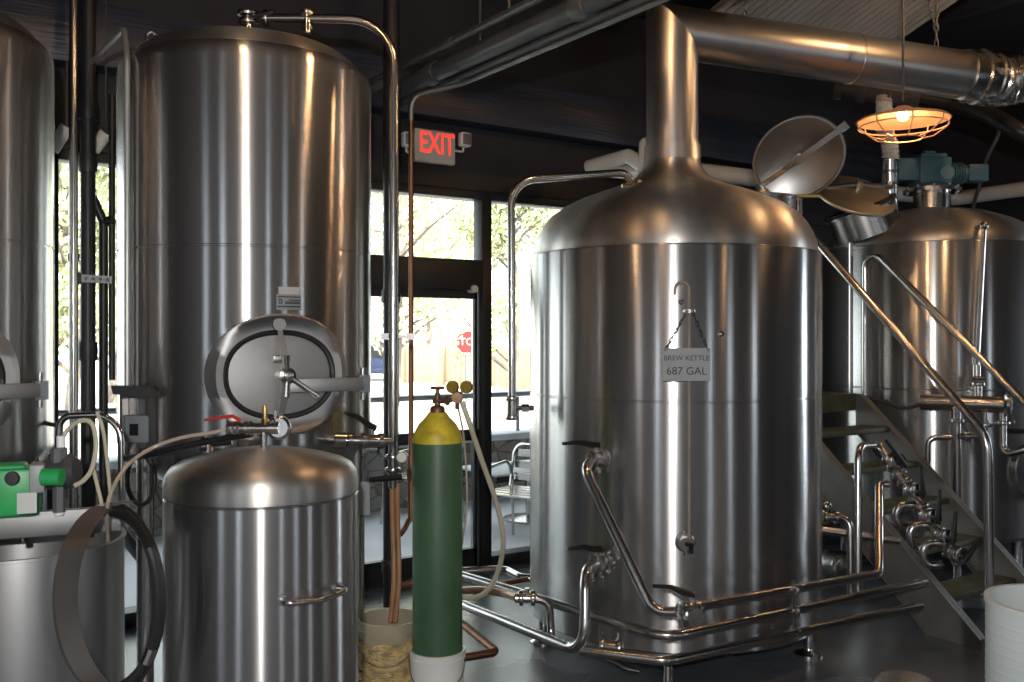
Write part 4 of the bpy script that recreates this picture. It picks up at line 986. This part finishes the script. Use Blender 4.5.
# ------------------------------------------------------------------ ceiling pipes
def ceil_pipe(label, x, z, r, mat, joints, brackets=()):
    t = thing('ceiling_pipe', label, 'pipe', (x, 0, z), 'pipes under the ceiling')
    MB().cyl((x, -3, z), (x, 5.6, z), r, seg=24).build('pipe_run', mat, t)
    for y in joints: MB().lathe([(0, -.05), (r * 1.16, -.05), (r * 1.22, -.03), (r * 1.22, .03), (r * 1.16, .05), (0, .05)], (x, y, z), (0, 1, 0), 24).build('coupling', mat, t)
    for y in brackets: MB().cyl((x, y, z + r), (x, y, 4.3), .008, seg=8).build('hanger_rod', DARKSTEEL, t)
GREYPIPE = paint('dark grey duct pipe', (.075, .075, .078), .36, 0, .2, 5)
ceil_pipe('fat dark ceiling pipe running towards the EXIT sign', 2.80, 3.255, .056, GREYPIPE, (1.6, 3.5, 4.9), (2.6, 4.4))
ceil_pipe('slimmer dark ceiling pipe slung under the fat one', 2.84, 3.185, .020, GREYPIPE, (2.2, 3.9), (3.1,))
ceil_pipe('pale edged upper ceiling pipe above the fat dark one', 2.72, 3.345, .022, DULL, (3.0, 4.6), (4.0,))
# EXIT sign over the door
e0, e1 = at_y(415, 146, YW - .20), at_y(456, 149, YW - .20)
ec = at_y(435.5, 146.5, YW - .20)
ew = abs(e1.x - e0.x)
ex_ = thing('exit_sign', 'grey lit EXIT sign with red letters over the glass door', 'sign', (ec.x, YW - .16, ec.z - .12))
MB().span((ec.x - ew / 2, YW - .20, ec.z - .112), (ec.x + ew / 2, YW - .14, ec.z + .112)).build('housing', paint('grey sign housing', (.42, .41, .38), .5), ex_, bevel=.012)
text('lettering', 'EXIT', .205, emit('red lit letters', (1.0, .06, .04), .9), ex_, V((ec.x + .012, YW - .203, ec.z + .015)), (1, 0, 0), UP, .0015, wide=.66, bold=.0025)
for s, px in ((-1, 407), (1, 464)):
    q = at_y(px, 143, YW - .19)
    lh = MB().box(V((q.x, YW - .2, q.z + .02)), (.085, .06, .10)).build('lamp_head', WHITEP, ex_, bevel=.015)
    MB().box(V((q.x, YW - .232, q.z + .02)), (.065, .008, .075)).build('lamp_lens', DULL, lh, bevel=.006)
    MB().tube([V((q.x, YW - .18, q.z - .03)), V((q.x, YW - .18, q.z - .06)), V((ec.x + s * ew / 2, YW - .18, q.z - .06))], .008, .02, 8).build('lamp_arm', PVC, lh)
MB().span((ec.x - .05, YW - .15, ec.z - .05), (ec.x + .05, YW, ec.z + .05)).build('wall_mount', DARKSTEEL, ex_)
# white pvc around the back
t = thing('drain_line', 'white plastic pipe running along the back of the room behind the vessels', 'pipe', (5, 5.5, 3.0))
MB().tube([(5.1, 5.50, 3.02), (9.2, 5.50, 3.10), (9.2, 1.2, 3.16)], .072, .16, 18).build('pipe_run', PVC, t)
MB().lathe([(0, -.05), (.08, -.05), (.08, .05), (0, .05)], (9.2, 3.4, 3.13), (0, 1, 0), 18).build('coupling', PVC, t)
t = thing('hanging_drain_elbow', 'white plastic pipe elbows beside the kettle flue', 'pipe', at(646, 190, 6.6))
MB().tube([at(589, 167, 7.0), at(628, 156, 6.7), at(648, 168, 6.6)], .052, .03, 16).build('pipe_run', PVC, t)
MB().tube([at(600, 170, 7.0), at(634, 172, 6.8), at(646, 168, 6.65)], .05, .03, 14).build('pipe_run', PVC, t)
MB().cyl(at(646.5, 192, 6.6), at(646.5, 145, 6.6), .054, seg=18).ball(at(646.5, 145, 6.6), .054, 16).lathe([(0, -.02), (.062, -.02), (.062, .03), (0, .03)], at(646.5, 172, 6.6), UP, 18).build('upright', PVC, t)
MB().cyl(at(646.5, 145, 6.6), V((at(646.5, 145, 6.6).x, at(646.5, 145, 6.6).y, 4.3)), .007, seg=6).build('hanger_rod', DARKSTEEL, t)
# dark vent duct and white flexible vent over the tun
t = thing('vent_pipe', 'fat black horizontal pipe behind the flue, above the white flexible vent', 'pipe', at(876, 88, 7.2))
a, b_ = at(838, 86, 7.3), at(918, 97, 7.1); ax = (b_ - a).normalized()
m = MB().cyl(a, b_, .085, seg=24)
for k in (0.02, .32, .62, .98): m.lathe([(0, -.03), (.1, -.03), (.104, 0), (.1, .03), (0, .03)], a + (b_ - a) * k, ax, 24)
m.build('pipe_run', paint('dark grey vent pipe', (.075, .075, .082), .4, 0, .2, 5), t)
MB().tube(smooth_path([b_, at(950, 103, 7.0), at(990, 115, 6.8), at(1040, 140, 6.6), V((8.0, 3.2, 2.95)), V((9.5, 3.1, 2.9))], 8), .06, seg=14).build('flexible_tail', BLACKPIPE, t)
MB().cyl(a + (b_ - a) * .5, V(((a + b_) / 2).to_tuple()[:2] + (4.3,)), .012, seg=8).build('hanger_rod', DARKSTEEL, t)
t = thing('flexible_vent', 'white flexible vent hose dropping from the black pipe onto the domed tun', 'hose', at(889, 200, 7.15))
P = smooth_path([at(884, 96, 7.15), at(884, 112, 7.15), at(883, 126, 7.15), at(889, 142, 7.15), at(891, 160, 7.15)], 12)
MB().tube(P, [.060 + .004 * math.sin(k * 2.1) for k in range(len(P))], seg=20).build('hose_run', PVC, t)
m = MB().cyl(at(890, 158, 7.15), at(890, 212, 7.2), .055, seg=20)
for y in (160, 172, 184): m.lathe([(0, -.012), (.062, -.012), (.062, .012), (0, .012)], at(890, y, 7.16), UP, 20)
m.build('steel_collar', PIPE, t)
m = MB().tube(smooth_path([at(1000, 116, 7.5), at(998, 135, 7.5), at(986, 160, 7.5), at(978, 190, 7.5), at(972, 210, 7.4)], 6), .015, seg=8)
tag(m.build('power_cable', DARKSTEEL), 'dark cable hanging down to the motor side of the domed tun', 'cable')
# hanger chains on the flue
t = thing('hanger_chain', 'steel chain holding up the far end of the kettle flue', 'chain', p0 + dh * 1.72 + UP * .15, 'chains on the flue')
q = p0 + dh * 1.74 + UP * .147
m = MB(); chain(m, q, q + UP * .10, .03, .004); q2 = q + UP * .10; m.build('lower_links', DULL, t)
chain(MB(), q2, V((q.x + .05, q.y + .02, 4.3)), .03, .004).build('upper_links', DULL, t)
mm = MB(); chain(mm, q2, V((q.x - .55, q.y - .1, 4.3)), .03, .004).build('side_links', DULL, t)
t = thing('hanger_chain', 'steel chain holding up the flue near its mitred corner', 'chain', p0 + dh * .46 + UP * .15, 'chains on the flue')
q = p0 + dh * .46 + UP * .147; chain(MB(), q, V((q.x, q.y, 4.3)), .03, .004).build('links', DULL, t)

# reflection of a lamp in glass, built as a solid lamp over the tun
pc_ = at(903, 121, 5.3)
lp = thing('lamp_reflection', 'glass reflection of a copper toned caged lamp, built solid before the black vent pipe', 'lamp', pc_)
MB().lathe([(.245, .0), (.25, .004), (.235, .014), (.15, .04), (.07, .058), (.035, .08), (0, .08), (0, .072), (.03, .072), (.065, .052), (.145, .034), (.23, .010), (.243, 0)], pc_, UP, 48).build('lamp_shade', LAMPREFL, lp)
MB().lathe([(0, .0), (.022, .006), (.034, .026), (.03, .048), (0, .055)], pc_, UP, 20).build('bulb', emit('reflected warm bulb', (1.0, .62, .28), 22), lp)
REFL_LAMP = pc_ - UP * .03
m = MB()
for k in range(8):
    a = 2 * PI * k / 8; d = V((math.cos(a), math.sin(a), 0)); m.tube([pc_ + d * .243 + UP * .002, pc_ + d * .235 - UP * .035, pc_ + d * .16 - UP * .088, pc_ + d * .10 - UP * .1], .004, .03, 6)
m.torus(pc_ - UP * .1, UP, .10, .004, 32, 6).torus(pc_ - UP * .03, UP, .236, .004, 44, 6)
m.build('wire_guard', LAMPREFL, lp)
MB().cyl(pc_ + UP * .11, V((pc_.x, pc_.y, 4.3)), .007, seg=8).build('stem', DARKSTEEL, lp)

# ------------------------------------------------------------------ left: pipe cluster
p = at(73.5, 300, 4.85)
t = thing('steel_riser', 'bright steel pipe standing floor to ceiling between the two tall tanks', 'pipe', (p.x, p.y, 0))
MB().cyl((p.x, p.y, 0), (p.x, p.y, 4.3), .022, seg=18).build('pipe_run', PIPE, t)
m = MB(); m.lathe([(0, -.02), (.03, -.02), (.03, .02), (0, .02)], (p.x, p.y, 2.1), seg=16); m.build('coupling', PIPE, t)
p = at(88, 300, 5.05)
t = thing('drain_pipe', 'thickest black iron drain pipe just past the bright steel riser', 'pipe', (p.x, p.y, 0), 'black drain pipes')
MB().cyl((p.x, p.y, 0), (p.x, p.y, 4.3), .038, seg=20).build('pipe_run', BLACKPIPE, t)
for z in (.4, 1.62, 2.62, 2.9): MB().lathe([(0, -.05), (.046, -.05), (.05, 0), (.046, .05), (0, .05)], (p.x, p.y, z), seg=20).build('coupling', BLACKPIPE, t)
p = at(103.5, 300, 5.12)
t = thing('drain_pipe', 'black drain pipe with an elbow below the top, middle of the tank side cluster', 'pipe', (p.x, p.y, 0), 'black drain pipes')
zt_ = at(0, 222, 5.12).z
MB().tube([V((p.x, p.y, 0)), V((p.x, p.y, zt_)), at(92, 196, 5.08)], .024, .07, 16).build('pipe_run', BLACKPIPE, t)
MB().tube([V((p.x, p.y, zt_ + .0)), at(114, 220, 5.12)], .026, seg=14).build('side_branch', BLACKPIPE, t)
p = at(112, 300, 5.12)
t = thing('drain_pipe', 'thin black drain pipe hugging the tall tank side, ending short of the floor', 'pipe', (p.x, p.y, at(0, 380, 5.12).z), 'black drain pipes')
MB().cyl((p.x, p.y, at(0, 380, 5.12).z), (p.x, p.y, 3.0), .017, seg=14).build('pipe_run', BLACKPIPE, t)
t = thing('pipe_strut', 'slotted galvanised strut clamping the black pipes by the tall tank', 'bracket', at(92, 280, 4.98))
a, b_ = at(76, 278, 4.98), at(112, 280, 5.05); m = MB().strip([a, b_], .04, .02, -FW)
for k in range(5): m.box(a + (b_ - a) * (k + .5) / 5 - FW * .012, (.018, .004, .014), RX)
m.build('channel', DULL, t)
m = MB().box(at(77, 278, 4.9), (.02, .05, .06), RX); m.build('clamp', DULL, t)
def CT(y):
    p, n = on_cyl(132, y, TC, TR); return p + n * .022
t = thing('conduit', 'slim steel tube bent over the tall tank shoulder and down its flank', 'pipe', at(127, 430, 4.27))
MB().tube([at(92, 62, 4.9), at(124, 29, 4.25), CT(60), CT(430)], .012, .06, 10).build('tube_run', CONDUIT, t)
for a, b_, lab in ((at(93, 150, 5.3), at(106, 133, 5.3), 'short slanted white plastic pipe high behind the black drain pipes'), (at(52, 150, 5.2), at(67, 127, 5.2), 'short slanted white plastic pipe high beside the cut off tall tank')):
    t = thing('hanging_drain_stub', lab, 'pipe', a); MB().tube([a, b_], .037, seg=12).build('pipe_run', PVC, t); MB().cyl(b_, V((b_.x, b_.y, 4.3)), .006, seg=6).build('hanger_rod', DARKSTEEL, t)
# ------------------------------------------------------------------ open steel pot with pump motor
PC = polar(-27.4, 3.3); PR = .30
po = thing('open_pot', 'open cylindrical steel pot under the green pump motor', 'pot', (PC.x, PC.y, 0)); zr = 1.068
MB().lathe([(0, .12), (PR - .02, .12), (PR, .15), (PR, zr - .006), (PR + .006, zr - .004), (PR + .006, zr + .004), (PR - .008, zr + .004), (PR - .006, .16), (PR - .03, .13), (0, .13)], (PC.x, PC.y, 0), seg=80).build('body', STEEL_V, po)
for a in (20, 140, 260):
    d = V((math.cos(math.radians(a)), math.sin(math.radians(a)), 0)) * (PR - .06); MB().cyl((PC.x + d.x, PC.y + d.y, 0), (PC.x + d.x, PC.y + d.y, .13), .02).build('leg', PIPE, po)
a, b_ = at(-40, 515, 2.85), at(121, 505, 3.02); ex = V((b_.x - a.x, b_.y - a.y, 0)); LB = ex.length; ex.normalize(); en = V((ex.y, -ex.x, 0))
zb0, zb1 = 1.085, 1.163
poly = [(0, zb0), (LB, zb0), (LB, zb1 - .05), (LB - .012, zb1 - .018), (LB - .04, zb1), (0, zb1)]
mp_ = thing('motor_plate', 'galvanised steel bracket bar lying across the open pot', 'bracket', (a.x, a.y, 1.07))
MB().prism(poly, V((a.x, a.y, 0)), ex, UP, en * .03).build('bar', DULL, mp_, bevel=.004)
for x in (.17, .36): MB().cyl(V((a.x, a.y, 1.07)) + ex * x + en * .012, V((a.x, a.y, 1.09)) + ex * x + en * .012, .011).build('spacer', PIPE, mp_)
pmr = thing('pump_motor', 'green pump motor with a dark grey barrel sitting on the pot bracket', 'pump', (at(20, 510, 2.78).x, at(20, 510, 2.78).y, 1.163))
RP = Matrix((ex, V((-ex.y, ex.x, 0)), UP)).transposed()
def mp(px, py, d=2.84): return at(px, py, d + .05)
m = MB().box(mp(13, 490), (.15, .13, .14), RP).box(mp(6, 506), (.18, .12, .055), RP).box(mp(5, 467), (.12, .10, .02), RP); m.build('gearbox', GREENM, pmr, bevel=.016)
c0 = mp(30, 476); c1 = mp(47, 476); c2 = mp(62, 475); c3 = mp(80, 473); c4 = mp(84, 472)
MB().box(mp(38, 477), (.042, .10, .085), RP).build('adapter', paint('light grey adapter', (.30, .30, .31), .45), pmr, bevel=.006)
MB().cyl(mp(43, 477, 2.80), mp(62, 477, 2.80), .026, seg=24).build('green_sleeve', GREENM, pmr)
MB().lathe([(0, 0), (.052, 0), (.053, .02), (.053, .068), (.045, .075), (.038, .084), (0, .086)], mp(50, 473, 2.88) , (c3 - c2), 28).build('motor_barrel', BARRELM, pmr)
MB().prism([(-.026, -.03), (.026, -.03), (.026, .03), (-.026, .03)], mp(27, 503, 2.73), ex, UP, en * .004).build('rating_plate', STICK, pmr, smooth=False)
MB().lathe([(0, 0), (.02, 0), (.02, .012), (0, .014)], mp(13, 478, 2.76), -FW, 18).build('oil_plug', REDP if False else DARKSTEEL, pmr)
vt = mp(59, 480, 2.86)
m = MB().cyl(mp(59, 512, 2.86), mp(59, 447, 2.86), .018, seg=6).cyl(mp(59, 462, 2.86), mp(59, 448, 2.86), .024, seg=8); m.build('grey_tee', GREYM, pmr)
MB().cyl(mp(61, 447, 2.86), mp(61, 436, 2.86), .013).cyl(mp(59, 515, 2.86), mp(59, 500, 2.86), .014).build('white_fitting', WHITEP, pmr)
MB().tube(smooth_path([mp(60, 448, 2.9), mp(66, 432, 2.9), mp(80, 421, 2.9), mp(92, 424, 2.9), mp(96, 445, 2.9), mp(92, 468, 2.88), mp(84, 480, 2.86), mp(74, 486, 2.84)], 7), .0075, seg=8).build('thin_hose', HOSE, pmr)
MB().tube(smooth_path([mp(97, 412, 2.95), mp(103, 430, 2.95), mp(107, 460, 2.95), mp(110, 490, 2.95), mp(112, 512, 2.93)], 6), .006, seg=8).build('thin_hose', HOSE, pmr)
MB().tube(smooth_path([mp(93, 468, 2.9), mp(98, 488, 2.9), mp(102, 505, 2.9), mp(106, 522, 2.9)], 6), .006, seg=8).build('thin_hose', HOSE, pmr)
t = thing('return_pipe', 'inverted U shaped thin steel pipe behind the green pump motor', 'pipe', at(122, 505, 3.25))
MB().tube([at(59, 440, 3.25), at(60, 416, 3.25), at(121, 414, 3.25), at(122, 535, 3.25)], .012, .09, 12).build('bent_pipe', PIPE, t)
t = thing('hose_reel', 'coil of dark flat hose hung over the bracket end of the open pot', 'hose', at(108, 680, 2.64))
cx, cy = 110, 600
def el(tt, rx, ry, d, ox=0):
    y = cy - ry * math.sin(tt); return at(cx + ox + rx * math.cos(tt), y, d + .20 * max(0, 1 - (y - 505) / 45))
lft = [el(PI / 2 - .05 + k * (PI * 1.0) / 28, 55, 95, 2.60) for k in range(29)]
STRAPM = paint('dark grey rubber strap', (.060, .052, .046), .42, .2, .2, 6)
m = MB(); nrm_ = (-FW * .75 - RT * .66)
vs = []; fs = []
for p in lft:
    c = at(cx, cy, 2.60); rdir = (p - c); rdir -= FW * rdir.dot(FW); rdir.normalize()
    for o in (0, .008):
        for dd in (0, 1): vs.append(p + rdir * o + FW * (.035 * dd) + RT * (.047 * dd))
for i in range(len(lft) - 1):
    a_ = 4 * i; b4 = a_ + 4
    fs += [(a_, a_ + 1, b4 + 1, b4), (a_ + 2, b4 + 2, b4 + 3, a_ + 3), (a_, b4, b4 + 2, a_ + 2), (a_ + 1, a_ + 3, b4 + 3, b4 + 1)]
fs += [(0, 2, 3, 1), (4 * 28, 4 * 28 + 1, 4 * 28 + 3, 4 * 28 + 2)]
m.add(vs, fs); m.build('flat_strap', STRAPM, t)
for k, (rx, ry, d, o) in enumerate(((48, 94, 2.66, 2), (52, 92, 2.68, 0), (45, 90, 2.64, 2), (50, 88, 2.70, -1))):
    MB().tube([el(PI / 2 + .25 - j * (PI * 1.02) / 26, rx, ry, d, o) for j in range(27)], .0125, seg=9).build('hose_turn', RUBBER, t)
q = [el(-.55 - .1 * j, 49, 92, 2.64) for j in range(3)]
MB().tube(q, .0165, seg=10).build('hose_ferrule', PIPE, t)
# clear and dark hoses from the small tank's filling head into the pot
hs = thing('filling_hose', 'clear hose arching from the small tank head into the open pot', 'hose', at(108, 540, 2.9))
MB().tube(smooth_path([k0 - RT * .115, at(215, 432, 3.0), at(180, 438, 3.0), at(150, 449, 2.98), at(127, 466, 2.90), at(112, 490, 2.82), at(107, 512, 2.81), at(108, 540, 2.92), at(109, 560, 2.93)], 9), .0062, seg=10).build('hose_run', CLEARH, hs)
hs2 = thing('beer_hose', 'dark hose lying behind the clear one, from the small tank towards the tall tank leg', 'hose', at(120, 470, 3.1))
MB().tube(smooth_path([at(252, 434, 3.07), at(215, 440, 3.12), at(180, 447, 3.15), at(150, 455, 3.2), at(126, 458, 3.3)], 7), .011, seg=9).build('hose_run', RUBBER, hs2)
m = MB().tube([at(232, 441, 3.2), at(205, 445, 3.2)], .013, seg=10).cyl(at(208, 436, 3.2), at(208, 452, 3.2), .018); flange(m, at(205, 445, 3.2), RT, .02); m.build('coupling', PIPE, hs2)
lpz = thing('cable_loop', 'loop of black cable hanging below the tank controller', 'cable', at(141, 505, 3.95))
c = at(141, 479, 3.95); MB().tube([c + RT * (.058 * math.cos(t)) + UP * (.105 * math.sin(t)) for t in [2 * PI * k / 28 for k in range(29)]], .010, seg=8, caps=False).build('loop', RUBBER, lpz)
MB().tube([c + UP * .105, at(141, 450, 3.98)], .008, seg=8).build('tail', RUBBER, lpz)
t = thing('floor_brace', 'black slanted strut beside the tall tank leg', 'bracket', at(156, 574, 4.3)); MB().tube([at(112, 520, 4.6), at(166, 588, 4.3)], .03, seg=10, flat=.6).build('bar', DARKSTEEL, t)
# ------------------------------------------------------------------ frosted drum and keg at the right edge
dc = at(1060, 590, 3.0)
dr_ = thing('plastic_drum', 'frosted white plastic drum standing at the foot of the stairs', 'drum', (dc.x, dc.y, 0)); zd = .862
MB().lathe([(0, 0), (.20, 0), (.212, .03), (.212, zd - .02), (.216, zd - .018), (.216, zd), (.200, zd), (.200, .03), (0, .02)], (dc.x, dc.y, 0), seg=60).build('body', BARREL, dr_)
m = MB()
for k in range(26): m.lathe([(.2118, -.006), (.2130, 0), (.2118, .006)], (dc.x, dc.y, .06 + k * .0295), seg=60)
m.build('rib', BARREL, dr_)
kg = at(905, 676, 3.6); kz = kg.z
kk = thing('steel_keg', 'steel keg whose rounded top just shows at the bottom of the picture', 'keg', (kg.x, kg.y, 0))
MB().lathe([(0, 0), (.12, 0), (.14, .03), (.14, kz - .10), (.125, kz - .04), (.09, kz - .008), (.0, kz)], (kg.x, kg.y, 0), seg=40).build('body', PIPE, kk)
# ------------------------------------------------------------------ light
def lamp(kind, name, loc, energy, col, size=.1, aim=None, **kw):
    l = bpy.data.lights.new(name, kind); l.energy = energy; l.color = col
    if kind == 'AREA': l.shape = 'RECTANGLE'; l.size = size; l.size_y = kw.get('size_y', size)
    elif kind == 'SUN': l.angle = math.radians(.6)
    else: l.shadow_soft_size = size
    if kind == 'SPOT': l.spot_size = math.radians(kw.get('spot', 120)); l.spot_blend = .6
    o = bpy.data.objects.new(name, l); COL.objects.link(o); o.location = V(loc)
    if aim is not None: o.rotation_euler = (V(aim) - V(loc)).to_track_quat('-Z', 'Y').to_euler()
    return o
w = bpy.data.worlds.new('daylight'); S.world = w; w.use_nodes = True
bg = w.node_tree.nodes['Background']; bg.inputs['Color'].default_value = (.86, .94, 1.0, 1); bg.inputs['Strength'].default_value = 4.2
lamp('SUN', 'sun', (0, -10, 20), 17.0, (1.0, .93, .80), aim=V((0, -10, 20)) + V((-.35, .75, -.75)))
# taproom lamps behind the viewer and warm pendants in the room
lamp('POINT', 'taproom_lamp', (-.26, -.36, 2.0), 330, (1.0, .97, .94), .03)
for x, y, z, e in ((.9, 2.9, 3.75, 17), (2.5, 2.9, 3.75, 26), (4.9, 2.4, 3.8, 22), (3.2, -.5, 3.5, 8), (6.6, 2.6, 3.9, 20)):
    lamp('POINT', 'warm_pendant', (x, y, z), e, (1.0, .58, .28), .07)
lamp('POINT', 'reflection_glow', REFL_LAMP, 8, (1.0, .60, .30), .03)  # added light for the lamp built from a reflection; none hangs there
for loc, aim, e in (((1.2, -4.3, 1.9), (2, 4, 1.4), 10), ((3.4, -4.3, 1.9), (3, 4, 1.4), 10), ((6.2, -4.3, 1.9), (4, 4, 1.4), 12), ((-2.8, -.8, 1.8), (2, 3, 1.4), 10), ((-2.8, 1.2, 1.8), (3, 3, 1.4), 5), ((9.3, 1.6, 1.8), (3.8, 3.9, 1.4), 34)):  # unseen area lights added for streaks on steel; last stands for a side window
    lamp('AREA', 'cool_streak_light', loc, e, (.80, .90, 1.0), .4, aim=aim, size_y=2.2)
for xa, xb in ((-1.1, 2.2), (2.3, 3.7), (3.9, 6.8)):
    l = bpy.data.lights.new('portal', 'AREA'); l.shape = 'RECTANGLE'; l.size = xb - xa; l.size_y = 2.7; l.cycles.is_portal = True
    o = bpy.data.objects.new('portal', l); COL.objects.link(o); o.location = ((xa + xb) / 2, YW + .2, 1.4); o.rotation_euler = (-PI / 2, 0, 0)
# ------------------------------------------------------------------ camera
cam = bpy.data.cameras.new('camera'); co = bpy.data.objects.new('camera', cam); COL.objects.link(co)
co.location = (0, 0, EYE); co.rotation_euler = (PI / 2, 0, -math.atan2(FW.x, FW.y))
cam.sensor_fit = 'HORIZONTAL'; cam.sensor_width = 36; cam.lens = F / 1024 * 36; cam.shift_y = (HOR - 341) / 1024; cam.clip_start = .05; cam.clip_end = 300
S.camera = co
vs_ = S.view_settings; vs_.view_transform = 'Standard'; vs_.look = 'None'; vs_.exposure = 0; vs_.gamma = 1; vs_.use_curve_mapping = False
S.cycles.use_denoising = True
S.cycles.max_bounces = 10; S.cycles.sample_clamp_indirect = 6
